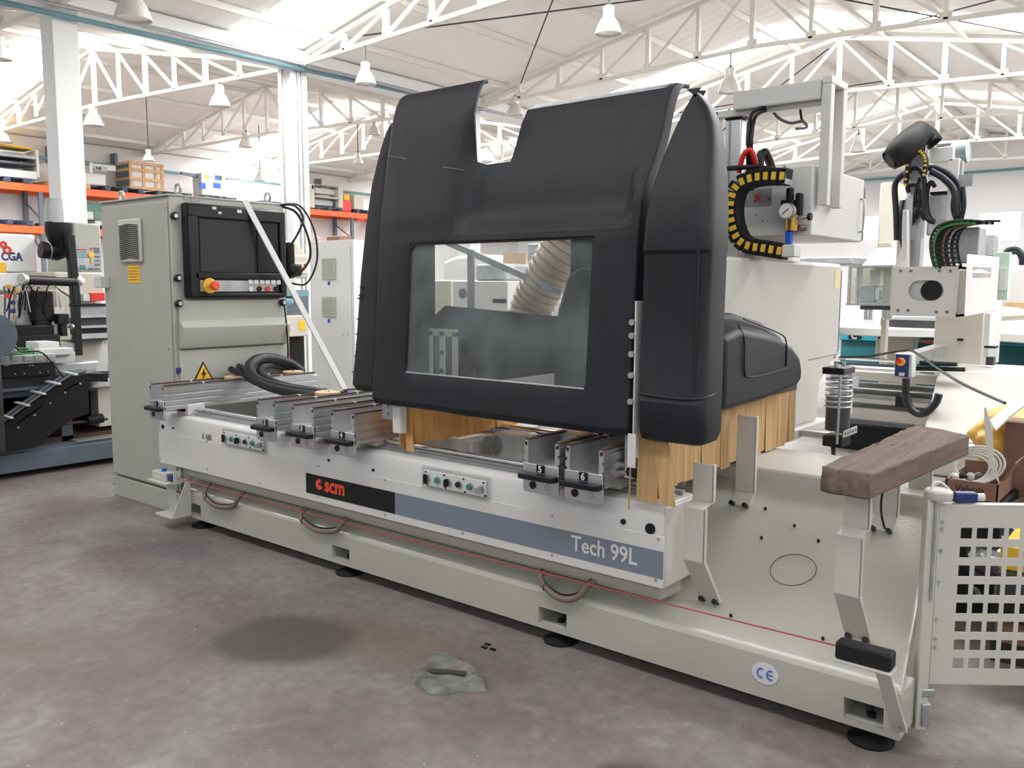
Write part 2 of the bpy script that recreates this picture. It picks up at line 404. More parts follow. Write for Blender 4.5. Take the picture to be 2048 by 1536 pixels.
# columns
def column(y, label):
    bm = BM(); s = .17
    box(bm, (XC-s, y-s, 0), (XC+s, y+s, ZG-.02))
    r = root('hall_column', label, 'column', (XC, y, 0), 'white columns under the valley gutter')
    obj('shaft', bm, 'whiteb', r, .015)
    bm = BM(); box(bm, (XC-.24, y-.24, 0), (XC+.24, y+.24, .03)); obj('base_plate', bm, 'galv', r)
    return r
COLS = [column(5.32, 'thick white column nearest the camera, behind the black dust elbow')]
COLS.append(column(9.0, 'white column with thin conduits, behind the control cabinet'))
column(13.3, 'white column seen through the hood window')
for i, yy in enumerate((17.3, 21.2, 25)):
    column(yy, 'white column far back, %s' % ('behind the black hood', 'behind the hood, farther along the gutter', 'farthest one along the gutter')[i])
bm = BM()
for dx, dy in ((.20, -.05), (.20, .03), (.0, -.20)): cyl(bm, (XC+dx, 9.0+dy, 0.02), (XC+dx, 9.0+dy, ZG-.1), .016, n=8)
obj('conduit', bm, 'alu_d', COLS[1])
# overhead pipe along the column line
py0 = PX(0, 2, XC+.25); py1 = PX(570, 131, XC+.25); py2 = PX(858, 193, XC+.25)
d = (py2-py0).normalized()
OT('overhead_pipe', [py0-d*3, py1, py2+d*12], .035, 'pipeb', sm=False, label='blue-green pipe running overhead along the valley gutter', cat='pipe')
OT('overhead_conduit', [Vector((XC+.36, 2, ZG-.06)), Vector((XC+.36, 28, ZG-.06))], .02, 'galv', sm=False, label='thin grey conduit running beside the blue-green pipe', cat='conduit')
OT('wall_pipe', [(XL+.2, 3, 4.95), (XL+.2, 30, 4.95)], .045, 'pipeb', sm=False, label='dark blue-green pipe along the top of the rack wall', cat='pipe')
p = PY(1700, 362, YB-.1); q = PY(2048, 357, YB-.1)
OT('wall_pipe', [(p.x-4, YB-.1, p.z-.0), (q.x+4, YB-.1, p.z)], .04, 'pipeb', sm=False, label='blue-green pipe across the far back wall', cat='pipe')
# trusses
def truss(x0, x1, xr, zh0, zh1, zr, y, label, group, n=6, mt='truss'):
    r = root('roof_truss', label, 'roof truss', (x0, y, zh0), group)
    def zt(x): return zh0+(zr-zh0)*(x-x0)/(xr-x0) if x < xr else zr+(zh1-zr)*(x-xr)/(x1-xr)
    def zb(x): return (zh0 + (x-x0)*.038 if x < xr else zh1+(x1-x)*.038)-.03
    bm = BM()
    bar(bm, (x0, y, zt(x0)+.05), (xr, y, zr), .07); bar(bm, (xr, y, zr), (x1, y, zt(x1)+.05), .07); obj('top_chord', bm, mt, r)
    bm = BM(); bar(bm, (x0, y, zb(x0)), (xr, y, zb(xr)), .06); bar(bm, (xr, y, zb(xr)), (x1, y, zb(x1)), .06); obj('bottom_chord', bm, mt, r)
    for side in (0, 1):
        xe = x0 if side == 0 else x1
        xs = [xr+(xe-xr)*i/(n+.4) for i in range(n+1)]
        for i, x in enumerate(xs):
            if i == 0 and side: continue
            obj('vertical_strut', bar(BM(), (x, y, zb(x)), (x, y, zt(x)), .075 if i % 2 == 0 else .06, up=(0, 1, 0)), mt, r)
            bm = BM(); box(bm, (x-.08, y-.012, zb(x)-.03), (x+.08, y+.012, zb(x)+.11)); obj('gusset_plate', bm, mt, r)
        for i in range(n):
            obj('diagonal_strut', bar(BM(), (xs[i], y, zt(xs[i])-.03), (xs[i+1], y, zb(xs[i+1])+.03), .045, up=(0, 1, 0)), mt, r)
    return r
lab_r = {1.0: 'overhead just in front of the machine', 5.2: 'nearest one over the machine', 9.0: 'over the second column', 13.3: 'third from the camera, running above the hood',
         17.3: 'brightly lit beside the second roof-light strip', 21.2: 'between two roof-light strips', 24.8: 'brightly lit, low above the far white machine', 28.6: 'farthest, by the back wall'}
for y, s in lab_r.items():
    truss(XC, 0, RXC, ZG, ZG, RZC, y, 'white steel truss of the right bay, '+s, 'trusses of the right bay')
for y, s in {5.2: 'nearest', 9.0: 'bright one beside the roof light', 13.3: 'third from the camera', 17.3: 'beside the farther roof light', 21.2: 'farther back', 24.8: 'farthest'}.items():
    truss(XL, XC, RXL, ZL, ZG, RZL, y, 'white steel truss of the left bay, '+s, 'trusses of the left bay')
# bracing rods in the roof plane
k = 0
for (a, b) in (((-10.5, 9.2), (-6.3, 13.1)), ((-6.3, 9.2), (-10.5, 13.1)), ((-5.7, 13.5), (-2, 17)), ((-2, 13.5), (-5.7, 17)), ((-10.5, 17.5), (-6.2, 21)), ((-6.3, 17.5), (-10.5, 21))):
    k += 1
    struct('trim_%d' % (60+k), tube(BM(), [(a[0], a[1], roofz(a[0])-.05), (b[0], b[1], roofz(b[0])-.05)], .012, 6), 'dark_steel')
# ridge tube with old red primer spots
k = 70
for x, z in ((RXC, RZC), (RXL, RZL)):
    k += 1; struct('trim_%d' % k, box(BM(), (x-.05, YF, z-.02), (x+.05, YB, z+.1)), 'truss')
# lamps
def lamp(c, d, label, stem):
    r = root('high_bay_lamp', label, 'lamp', (c.x, c.y, c.z-d*.42), 'high-bay lamps under the trusses')
    R0 = d/2; z = c.z-d*.42
    bm = BM(); lathe(bm, [(R0*.36, d*.62), (R0*.52, d*.56), (R0*.74, d*.38), (R0*.92, d*.15), (R0, 0), (R0*.93, .004), (R0*.70, d*.34), (R0*.5, d*.5)], (c.x, c.y, z)); obj('shade', bm, 'lampg', r)
    bm = BM(); lathe(bm, [(R0*.40, d*.60), (R0*.42, d*.62), (R0*.42, d*.95), (R0*.36, d*1.0)], (c.x, c.y, z), 16); obj('ballast_housing', bm, 'lampg', r, .004)
    bm = BM(); lathe(bm, [(R0*.86, d*.07), (R0*.3, d*.05)], (c.x, c.y, z)); obj('lens', bm, 'lens', r)
    bm = BM(); cyl(bm, (c.x, c.y, z+d*.98), (c.x, c.y, max(stem, z+d*1.05)), .012, n=6); torus(bm, (c.x, c.y, z+d*1.03), .03, .006, 'y', 12, 6); obj('hook', bm, 'dark_steel', r)
def zch(x): return (ZG+(x-XC)*.038 if x < RXC else ZG+(-x)*.038)-.03 if x > XC else ((ZL+(x-XL)*.038 if x < RXL else ZG+(XC-x)*.038)-.03)
for (u, v, yy, wpx, lb) in ((1217, 45, 9.0, 50, 'large white lamp high above the black hood'), (731, 150, 9.0, 40, 'lamp hanging right of the second column'),
        (440, 195, 9.0, 38, 'lamp under the bright left truss near the second column'), (187, 235, 9.0, 34, 'lamp under the bright left truss beside the thick column'),
        (265, 8, 5.2, 62, 'lamp cut by the top edge of the picture, at the left'), (1460, 165, 13.3, 43, 'silver lamp on a long rod right of the hood top'),
        (1030, 215, 13.3, 34, 'silver lamp above the notch of the hood'), (492, 282, 13.3, 27, 'grey lamp left of the second column, under the far ceiling'),
        (520, 352, 13.3, 22, 'small lamp before the bright opening in the left wall'), (1716, 290, 21.2, 29, 'small lamp right of the white frame of the gantry'),
        (716, 318, 13.3, 20, 'small bright lamp left of the hood edge'), (748, 258, 13.3, 24, 'grey lamp just left of the hood top'), (3, 268, 9.0, 32, 'lamp cut by the left edge, above the yellow machine'),
        (0, 100, 7.0, 36, 'lamp cut by the left edge, higher up'), (297, 312, 10.4, 20, 'faint lamp above the wooden crate')):
    c = PY(u, v, yy); dist = (c-CAM).length
    lamp(c, wpx*dist/F, lb, (zch(c.x) if yy in lab_r else roofz(c.x)+.10) if zch(c.x) > c.z else c.z+.5)

# ================================================================== CONTROL CABINET
cx0, cx1, cy0, cy1, cz1 = -6.27, -5.34, 2.997, 3.90, 2.145
cab = root('control_cabinet', 'tall grey control cabinet with a black operator panel, behind the left end of the machine', 'control cabinet', ((cx0+cx1)/2, (cy0+cy1)/2, 0))
OB('cabinet_body', (cx0, cy0+.012, .16), (cx1, cy1, cz1-.012), 'cab', cab, .008)
OB('plinth', (cx0+.01, cy0+.005, 0.0), (cx1-.01, cy1-.01, .15), 'cab', cab, .006)
sp = OB('side_panel', (cx0+.015, cy0, .17), (cx1-.02, cy0+.014, cz1-.045), 'cab', cab, .006)
OB('roof_panel', (cx0-.003, cy0-.003, cz1-.014), (cx1+.004, cy1+.003, cz1), 'cab', cab, .004)
# side vent grille (louvres with a centre crease)
p = PY(241, 440, cy0); q = PY(288, 524, cy0)
bm = BM(); box(bm, (p.x, cy0-.022, q.z), (q.x, cy0, p.z)); vg = obj('vent_grille', bm, 'cab_l', cab, .01, 3)
n = 18; zt, zb_ = p.z-.035, q.z+.035; xm = (p.x+q.x)/2
for i in range(n):
    z = zt+(zb_-zt)*i/(n-1); bm = BM()
    for xa, xb, za, zc in ((p.x+.02, xm, z-.012, z), (xm, q.x-.02, z, z-.012)):
        hexa(bm, [(xa, cy0-.028, za-.004), (xb, cy0-.028, zc-.004), (xb, cy0-.02, zc-.004), (xa, cy0-.02, za-.004)], [(xa, cy0-.028, za+.001), (xb, cy0-.028, zc+.001), (xb, cy0-.02, zc+.001), (xa, cy0-.02, za+.001)])
    obj('louvre_slot', bm, 'blackm', vg)
p = PY(256, 531, cy0); q = PY(281, 566, cy0)
st = OB('warning_sticker', (p.x, cy0-.003, q.z), (q.x, cy0, p.z), 'ysticker', cab)
for i in range(5): OB('print_line', (p.x+.012, cy0-.0045, p.z-.02-.02*i), (q.x-.012-.01*(i % 2), cy0-.003, p.z-.017-.02*i), 'brownedge', st)
p = PY(204, 553, cy0); q = PY(219, 576, cy0)
OB('socket_box', (p.x, cy0-.06, q.z), (q.x, cy0, p.z), 'white', cab, .004)
for u, v in ((202, 421), (331, 414), (211, 684), (228, 968), (337, 697)):
    c = PY(u, v, cy0); obj('screw', cyl(BM(), (c.x, cy0-.006, c.z), (c.x, cy0, c.z), .008, n=10), 'galv', cab)
for u, v, yy in ((210, 388, 3.12), (340, 375, 3.12), (546, 396, 3.82)):
    x = cx0+.08 if u < 250 else cx1-.08
    c = PY(u, v, yy); bm = BM(); torus(bm, (x, yy, cz1+.045), .032, .0095, 'y', 18, 8); cyl(bm, (x, yy, cz1), (x, yy, cz1+.02), .02, n=12)
    obj('lifting_eye', bm, 'galv', cab)
text('cabinet_number', 'K 688', .052, PX(368, 401, cx1+.002)+Vector((.004, 0, -.0)), 'alu_d', cab, '+x')
# operator panel: black bezel bulging out of the +x face
X1 = cx1
def yz(u, v, x=X1): p = PX(u, v, x); return (p.y, p.z)
pb = [yz(362, 405, X1+.02), yz(545, 420, X1+.02), yz(557, 440, X1+.02), yz(566, 590, X1+.02), yz(368, 597, X1+.02)]
ya, yb = cy0+.085, cy1-.03; zt = yz(362, 405)[1]; zb2 = yz(366, 597)[1]
bz = OB('panel_bezel', (X1, ya, zb2), (X1+.055, yb, zt), 'black', cab, .02, seg=3)
# frame round the screen (raised)
ys0, ys1 = ya+.10, yb-.09; zs1, zs0 = zt-.095, zb2+.175
for a, b in (((ya+.012, zs1), (yb-.012, zt-.012)), ((ya+.012, zb2+.012), (yb-.012, zb2+.035)), ((ya+.012, zb2+.02), (ys0-.02, zs1+.02)), ((yb-.06, zb2+.02), (yb-.012, zs1+.02)), ((ya+.05, zs0-.045), (yb-.05, zs0))):
    OB('bezel_rib', (X1+.05, a[0], min(a[1], b[1])), (X1+.075, b[0], max(a[1], b[1])), 'black', bz, .008)
OB('screen', (X1+.05, ys0, zs0+.005), (X1+.060, ys0+(ys1-ys0)*.70, zs1-.005), 'screen', bz)
OB('key_panel', (X1+.05, ys0+(ys1-ys0)*.74, zs0+.005), (X1+.062, ys1+.02, zs1-.005), 'blackm', bz, .004)
OB('lower_strip', (X1+.05, ys0-.01, zb2+.045), (X1+.062, ys1, zs0-.052), 'alu_d', bz, .003)
yc, zc = ys0+.055, zb2+.085
eb = obj('emergency_collar', cyl(BM(), (X1+.055, yc, zc), (X1+.078, yc, zc), .052, n=24), 'yellow', bz, .004)
obj('stop_button', lathe(BM(), [(.016, 0), (.016, .03), (.030, .036), (.032, .055), (.022, .066)], (X1+.07, yc+.01, zc), 20, 'x'), 'red', eb)
for i in range(6):
    y = ys0+(ys1-ys0)*.60+i*.047
    OB('push_key', (X1+.06, y, zb2+.095), (X1+.068, y+.036, zb2+.128), 'paper', bz, .003)
for i, c in enumerate(('paper', 'blackm', 'redp', 'blackm')):
    y = ys0+(ys1-ys0)*.60+.018+i*.07
    obj('lamp_key', cyl(BM(), (X1+.058, y, zb2+.065), (X1+.07, y, zb2+.065), .019, n=14), c, bz)
for y, z, s in ((ya+.19, zt-.035, .03), (ya+.235, zt-.062, .025), (ya+.38, zt-.045, .035)):
    OB('tape_residue', (X1+.074, y, z), (X1+.0765, y+s, z+s*.6), 'paper', bz)
# flap + lower door with angled crease
def slab(name, ya, yb, zprof, m, parent, bev=.004):
    bm = BM(); prism(bm, [(X1+dx, z) for dx, z in zprof]+[(X1, zprof[-1][1]), (X1, zprof[0][1])], 'y', ya, yb); return obj(name, bm, m, parent, bev)
z1 = zb2-.012; zcr = yz(350, 655)[1]; zl = yz(350, 699)[1]
fl = slab('keyboard_flap', cy0+.04, cy1-.01, [(.02, z1), (.02, zcr+.045), (.065, zcr-.0), (.04, zl+.01), (.036, zl+.004)], 'cab', cab)
dr = slab('lower_door', cy0+.035, cy1-.012, [(.014, zl-.008), (.014, .18)], 'cab', cab)
for u, v in ((349, 432), (356, 556), (358, 607), (566, 605)):
    p = PX(u, v, X1+.04)
    kb = obj('knob', lathe(BM(), [(.012, 0), (.012, .02), (.024, .024), (.026, .05), (.018, .058)], (X1, p.y, p.z), 16, 'x'), 'black', cab)
    obj('knob_cap', cyl(BM(), (X1+.056, p.y, p.z), (X1+.061, p.y, p.z), .014, n=14), 'galv', kb)
a, b, c = PX(406, 724, X1+.016), PX(389, 756, X1+.016), PX(424, 754, X1+.016)
s3 = .155; cc = Vector((X1+.0145, a.y, (a.z)))
wt = obj('warning_triangle', prism(BM(), [(a.y, a.z+.005), (a.y-.085, a.z-.145), (a.y+.085, a.z-.145)], 'x', X1+.014, X1+.017), 'blackm', cab)
obj('triangle_field', prism(BM(), [(a.y, a.z-.015), (a.y-.068, a.z-.136), (a.y+.068, a.z-.136)], 'x', X1+.016, X1+.0185), 'ysticker', wt)
y, z = a.y, a.z-.045
obj('bolt_symbol', prism(BM(), [(y+.012, z+.008), (y-.018, z-.04), (y-.002, z-.04), (y-.012, z-.078), (y+.02, z-.028), (y+.004, z-.028)], 'x', X1+.018, X1+.020), 'blackm', wt)
p = PX(357, 741, X1+.016); OB('door_lock', (X1+.012, p.y-.018, p.z-.018), (X1+.02, p.y+.018, p.z+.018), 'navy', cab, .002)
# handset and cables on the far side of the cabinet
hs = root('pendant_control', 'black hand pendant hanging on the far side of the grey cabinet', 'hand control', (-5.38, 3.99, 1.25))
p = PX(566, 484, -5.36); q = PX(583, 553, -5.36)
OB('pendant_body', (-5.42, 3.92, q.z), (-5.33, 3.99, p.z), 'blackm', hs, .02)
OB('pendant_grip', (-5.41, 3.93, q.z-.0), (-5.32, 4.05, q.z+.10), 'black', hs, .025)
def cable(name, pts, r, m, label, cat, group=None, n=8):
    return obj(name, tube(BM(), smooth(pts), r, n), m, label=label, cat=cat, group=group)
def pix(l): return [PX(u, v, x) for u, v, x in l]
cable('control_cable', pix([(560, 410, -5.34), (590, 412, -5.3), (606, 440, -5.25), (585, 485, -5.28), (566, 500, -5.33)]), .008, 'black', 'black cable in the smallest loop beside the grey cabinet', 'cable')
cable('control_cable', pix([(562, 413, -5.35), (592, 425, -5.3), (615, 470, -5.25), (620, 515, -5.25), (600, 545, -5.28), (576, 556, -5.33)]), .009, 'black', 'black cable in the middle loop beside the grey cabinet', 'cable')
cable('control_cable', pix([(561, 409, -5.36), (600, 412, -5.3), (628, 460, -5.2), (634, 520, -5.2), (615, 565, -5.25), (590, 568, -5.3), (572, 560, -5.34)]), .007, 'black', 'black cable in the widest loop beside the grey cabinet', 'cable')
cable('earth_cable', pix([(567, 600, -5.30), (573, 650, -5.28), (576, 700, -5.27), (575, 730, -5.28), (572, 760, -5.31)]), .006, 'black', 'thin black cable hanging down the edge of the grey cabinet', 'cable')
# leaning white flat bar
a = PX(489, 401, -5.28); b = PX(690, 779, -4.95)
bm = BM(); bar(bm, a, b, .045, .012, up=(1, 0, 0)); obj('leaning_bar', bm, 'white', bevel=.002, label='long white flat bar leaning from the cabinet top down to the work table', cat='metal bar')
# ================================================================== THE CNC MACHINE
BX0, BX1 = -5.17, -.713
FY0, FZ0, FZ1, BZ = 2.912, .06, .24, .06
TOPY, TOPZ = 3.75, .68
mc = root('cnc_machine', 'long cream machine bed with sloping front plate, beam and cable trip brackets', 'machine', (-2.9, 3.4, 0))
def plane_pt(u, v):
    r = ray(u, v); sl = (TOPZ-FZ1)/(TOPY-FY0); # z = FZ1 + sl*(y-FY0)
    t = (FZ1-sl*FY0-H)/(r.z-sl*r.y); return CAM+r*t
# base with fork pockets: front face built around the pockets
pockets = []
for u0, v0, u1, v1 in ((377, 1012, 402, 1040), (664, 1098, 699, 1134), (1077, 1222, 1133, 1258), (1688, 1394, 1766, 1450)):
    p = PY(u0, v0, FY0); q = PY(u1, v1, FY0); pockets.append((p.x, q.x))
zp0, zp1 = .082, .155
bm = BM()
prof2 = [(FY0, FZ1-.03), (FY0+.012, FZ1-.008), (FY0+.05, FZ1+.02), (TOPY, TOPZ), (TOPY+.05, TOPZ+.01), (TOPY+.05, BZ), (FY0+.16, BZ), (FY0+.16, FZ1-.03)]
hexa(bm, [(BX0, y, z) for y, z in prof2], [(BX1-(y-FY0)*.14, y, z) for y, z in prof2])
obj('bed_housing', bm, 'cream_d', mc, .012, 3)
xs = [BX0]+[x for p in pockets for x in p]+[BX1]
bm = BM()
box(bm, (BX0, FY0, zp1), (BX1, FY0+.16, FZ1-.02)); box(bm, (BX0, FY0, BZ), (BX1, FY0+.16, zp0))
for i in range(0, len(xs), 2): box(bm, (xs[i], FY0, zp0), (xs[i+1], FY0+.16, zp1))
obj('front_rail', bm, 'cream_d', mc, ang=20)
for p in pockets:
    OB('fork_pocket', (p[0], FY0+.02, zp0-.001), (p[1], FY0+.155, zp0+.004), 'cream_d', mc)
    obj('pocket_stud', cyl(BM(), ((p[0]+p[1])/2, FY0+.08, zp0-.01), ((p[0]+p[1])/2, FY0+.08, zp1+.005), .012, n=10), 'dark_steel', mc)
def foot(x, y):
    f = obj('levelling_foot', lathe(BM(), [(.075, 0), (.078, .008), (.06, .016), (.03, .03), (.016, .034), (.014, .1)], (x, y, 0), 28), 'blackm', mc)
for x in (-5.0, -3.56, -2.14, -.82): foot(x, FY0+.06)
for x in (-5.0, -2.14, -.86): foot(x, 3.7)
# back ledge box behind the plate
bm = BM(); prism(bm, [(TOPY-.02, TOPZ-.08), (TOPY-.02, TOPZ+.05), (TOPY+.14, TOPZ+.07), (TOPY+.42, TOPZ+.07), (TOPY+.42, .1), (TOPY-.02, .1)], 'x', -2.1, -1.16); obj('rear_ledge', bm, 'cream', mc, .012)
OB('rear_ledge_channel', (-1.16, TOPY-.03, TOPZ-.07), (-.74, TOPY+.10, TOPZ+.03), 'cream', mc, .01)
bm = BM(); c = plane_pt(1586, 1141); r_ = .088
sl = math.atan2(TOPZ-FZ1, TOPY-FY0); pts = []
for i in range(49):
    a = 2*pi*i/48; pts.append(c+Vector((r_*cos(a), r_*sin(a)*cos(sl), r_*sin(a)*sin(sl)+.004)))
obj('cover_seam', tube(bm, pts, .0016, 5), 'dark_steel', mc)
for u, v in ((1462, 1233), (1646, 1279), (1531, 1019), (1637, 1083), (1589, 1053), (1523, 1077)):
    c = plane_pt(u, v); obj('screw_hole', cyl(BM(), c+Vector((0, 0, .0)), c+Vector((0, -.003, .009)), .006, n=10), 'black', mc)
# beam
QX0, QX1, QY0, QY1, QZ0, QZ1 = -5.30, -1.575, 2.85, 3.10, .40, .727
def rr_(pts): return pts
bm = BM()
prism(bm, [(QY0, QZ0), (QY0+.005, .60), (QY0+.005, QZ1-.04), (QY0+.015, QZ1-.012), (QY0+.045, QZ1), (QY1, QZ1), (QY1, QZ0)], 'x', QX0+.01, QX1)
bfm = obj('beam_cover', bm, 'white', mc, .004)
OB('beam_end_plate', (QX1-.004, QY0+.004, QZ0), (QX1+.006, QY1+.09, QZ1-.012), 'cream', mc, .004)
bm = BM(); box(bm, (QX0, QY0-.003, QZ0), (QX1+.004, QY0+.004, .605)); obj('front_panel', bm, 'white', mc, .002)
# lower round beam under the cover
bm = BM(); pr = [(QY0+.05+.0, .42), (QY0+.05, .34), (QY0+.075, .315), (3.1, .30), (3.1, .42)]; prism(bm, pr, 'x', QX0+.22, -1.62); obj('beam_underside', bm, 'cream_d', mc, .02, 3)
# vinyl band
def band(u0, u1, vt, vb, m, name):
    p = PY(u0, vt, QY0-.004); q = PY(u1, vb, QY0-.004)
    return p.x, q.x
xa = PY(613, 946, QY0).x; xb = PY(791, 985, QY0).x; xc_ = PY(1320, 1100, QY0).x
zt_, zb3 = PY(613, 946, QY0).z, PY(613, 987, QY0).z
zt_b, zb_b = PY(1320, 1101, QY0).z, PY(1320, 1153, QY0).z
print('band z', zt_, zb3, zt_b, zb_b)
zt_ = (zt_+zt_b)/2; zb3 = (zb3+zb_b)/2
OB('black_band', (xa, QY0-.0045, zb3), (xb, QY0-.003, zt_), 'blackm', mc)
OB('grey_band', (xb, QY0-.0045, zb3), (QX1+.003, QY0-.003, zt_), 'greysticker', mc)
hb = zt_-zb3
tx = PY(652, 985, QY0)
text('maker_letters', 'scm', hb*1.0, (PY(651, 985, QY0).x, QY0-.006, zb3+hb*.30), 'red', mc, bold=.0035, sx=.96)
bm = BM(); lx = PY(640, 970, QY0).x; lz = zb3+hb*.56; rl = hb*.27
for k_, a0, a1 in ((0, .16*pi, 1.90*pi),):
    pts = [(lx, lz)]+[(lx+rl*cos(a0+(a1-a0)*i/20), lz+rl*sin(a0+(a1-a0)*i/20)) for i in range(21)]
    prism(bm, pts, 'y', QY0-.0062, QY0-.0045)
em = obj('maker_emblem', bm, 'red', mc, flat=True)
bm = BM(); bar(bm, (lx-rl*.15, QY0-.0068, lz-rl*.1), (lx+rl*.75, QY0-.0068, lz+rl*.75), .004, .001, up=(0, 1, 0)); obj('emblem_cut', bm, 'blackm', em)
a = PY(1144, 1110, QY0); b = PY(1283, 1130, QY0)
text('model_letters', 'Tech 99L', .092, (a.x, QY0-.006, zb3+hb*.30), 'paper', mc, bold=.0016, sx=(b.x-a.x)/.368)
a = PY(404, 871, QY0+.003)
text('machine_number', 'K 688', .05, (a.x, QY0+.003, a.z-.02), 'slate', mc, sx=.85)
for u, v, r_ in ((326, 853, .013), (347, 856, .007), (658, 920, .0065), (747, 940, .0075), (1247, 1043, .011), (1301, 1057, .021)):
    c = PY(u, v, QY0+.004); obj('cover_plug', cyl(BM(), (c.x, QY0-.002, c.z), (c.x, QY0+.008, c.z), r_, n=18), 'black', mc)
for u, v in ((415, 938), (520, 966), (636, 994), (770, 1029), (926, 1066), (1104, 1110), (1312, 1160), (414, 883), (637, 932), (770, 960), (1104, 1032), (321, 917), (1317, 1078)):
    c = PY(u, v, QY0-.003); obj('screw', cyl(BM(), (c.x, QY0-.006, c.z), (c.x, QY0, c.z), .006, n=8), 'galv', mc)
a = PY(349, 903, QY0)
obj('warning_triangle', prism(BM(), [(a.x, a.z+.022), (a.x-.028, a.z-.024), (a.x+.028, a.z-.024)], 'y', QY0+.001, QY0+.004), 'ysticker', mc)
# CE plate
c = PY(1530, 1347, FY0); bm = BM(); pts = [(c.x+.05*cos(2*pi*i/28), c.z+.04*sin(2*pi*i/28)) for i in range(28)]
ce = obj('approval_plate', prism(bm, pts, 'y', FY0-.003, FY0), 'paper', mc)
for cx_, a0, a1, bar_ in ((c.x-.014, .32*pi, 1.68*pi, False), (c.x+.022, .32*pi, 1.68*pi, True)):
    bm = BM(); R1 = .0165; pts = [Vector((cx_+R1*cos(a0+(a1-a0)*i/14)*.8, FY0-.0045, c.z+R1*sin(a0+(a1-a0)*i/14))) for i in range(15)]
    tube(bm, pts, .0026, 5)
    if bar_: tube(bm, [Vector((cx_-R1*.8, FY0-.0045, c.z)), Vector((cx_+R1*.45, FY0-.0045, c.z))], .0024, 5)
    obj('approval_letter', bm, 'blue', ce)
# switch panels
def switch_panel(u0, v0, u1, v1):
    p = PY(u0, v0, QY0); q = PY(u1, v1, QY0); x0, x1 = p.x, q.x; zc = (p.z+q.z)/2-.0; h = .052
    zc = .655
    OB('panel_shield', (x0-.012, QY0-.006, zc-h-.006), (x1+.02, QY0+.006, zc+h+.0), 'pane', mc)
    sp_ = OB('switch_panel', (x0+.01, QY0-.012, zc-h+.014), (x1, QY0+.004, zc+h-.016), 'white', mc, .003)
    n_ = 6; wd = x1-x0-.01
    for i, mm in enumerate(('black', 'green', 'black', 'black', 'green', 'galv')):
        x = x0+.035+(wd-.045)*i/(n_-1)
        rg = obj('switch_ring', cyl(BM(), (x, QY0-.022, zc), (x, QY0-.010, zc), .017, n=18), 'galv', sp_)
        if i == 2: OB('selector_switch', (x-.006, QY0-.045, zc-.018), (x+.006, QY0-.022, zc+.018), 'blackm', sp_, .003)
        elif i == 0: OB('key_switch', (x-.014, QY0-.035, zc-.026), (x+.004, QY0-.022, zc+.02), 'black', sp_, .004)
        elif i == 5: OB('key_barrel', (x-.012, QY0-.05, zc-.016), (x+.012, QY0-.022, zc+.014), 'galv', sp_, .003)
        else: obj('push_button', cyl(BM(), (x, QY0-.032, zc), (x, QY0-.02, zc), .0125, n=16), mm, sp_, .002)
    for i in range(4):
        x = x0+.02+(wd-.02)*i/3
        obj('screw', cyl(BM(), (x, QY0-.014, zc+h-.024), (x, QY0-.01, zc+h-.024), .005, n=8), 'black', sp_)
        obj('screw', cyl(BM(), (x+.01, QY0-.014, zc-h+.022), (x+.01, QY0-.01, zc-h+.022), .005, n=8), 'black', sp_)
switch_panel(448, 862, 530, 905)
switch_panel(849, 938, 974, 1000)
# rails on the beam
a = PZ(395, 818, .765)
OT('guide_shaft', [(-5.02, 2.965, .765), (-1.60, 2.965, .765)], .014, 'steel', mc, 14, False)
OB('shaft_support', (-5.0, 2.955, QZ1), (-1.60, 2.975, .752), 'alu', mc)
OB('rail_seat', (-5.0, 2.935, QZ1), (-1.60, 2.995, QZ1+.014), 'alu_d', mc, .002)
for x in (-5.06, ): OB('shaft_block', (x-.10, 2.90, QZ1), (x+.04, 3.02, .80), 'white', mc, .006)
OB('toothed_rack', (-5.0, 3.04, QZ1), (-1.60, 3.06, .745), 'alu_d', mc)
OB('rear_rail_beam', (-5.25, 3.62, .40), (-1.9, 3.85, .72), 'cream', mc, .01)
OT('rear_guide_shaft', [(-5.0, 3.72, .765), (-1.95, 3.72, .765)], .014, 'steel', mc, 12, False)
OB('rear_rail_seat', (-5.0, 3.70, .715), (-1.95, 3.74, .752), 'alu', mc)
# inner trough sheet below the table
p = PY(1000, 862, 3.5); q = PY(1052, 912, 3.5); OB('inner_block', (p.x, 3.45, .46), (q.x, 3.6, p.z), 'white', mc, .01)
p = PY(905, 872, 3.4); q = PY(955, 905, 3.4); OB('inner_block', (p.x, 3.35, .46), (q.x, 3.55, p.z), 'white', mc, .01)
bm = BM(); cyl(bm, (q.x+.08, 3.40, p.z-.02), (q.x+.08, 3.55, p.z-.02), .05, n=20); obj('inner_disc', bm, 'galv', mc)
OB('bed_floor_sheet', (-3.4, 3.12, .44), (-1.62, 3.6, .455), 'cream_d', mc)
# flexible conduits hanging below the beam
for u0, u1, v0, vb in ((408, 475, 975, 1012), (600, 685, 1022, 1060), (1080, 1180, 1143, 1196)):
    a = PY(u0, v0, FY0-.02); b = PY(u1, v0+10, FY0-.02); m_ = PY((u0+u1)/2-8, vb, FY0-.02)
    pts = smooth([(a.x+.02, FY0+.03, .335), (a.x, FY0-.015, a.z-.02), (a.x+.03, FY0-.022, m_.z+.03), (m_.x, FY0-.024, m_.z), (b.x-.06, FY0-.02, m_.z+.025), (b.x, FY0-.01, b.z-.03), (b.x+.03, FY0+.03, .335)])
    hz = obj('hanging_conduit', tube(BM(), pts, .014, 10), 'copper', mc)
    obj('clip_band', torus(BM(), pts[12], .015, .003, 'x', 12, 5), 'black', hz)
    obj('inner_cable', tube(BM(), [p_+Vector((0, .004, .017)) for p_ in pts], .005, 6), 'black', hz)
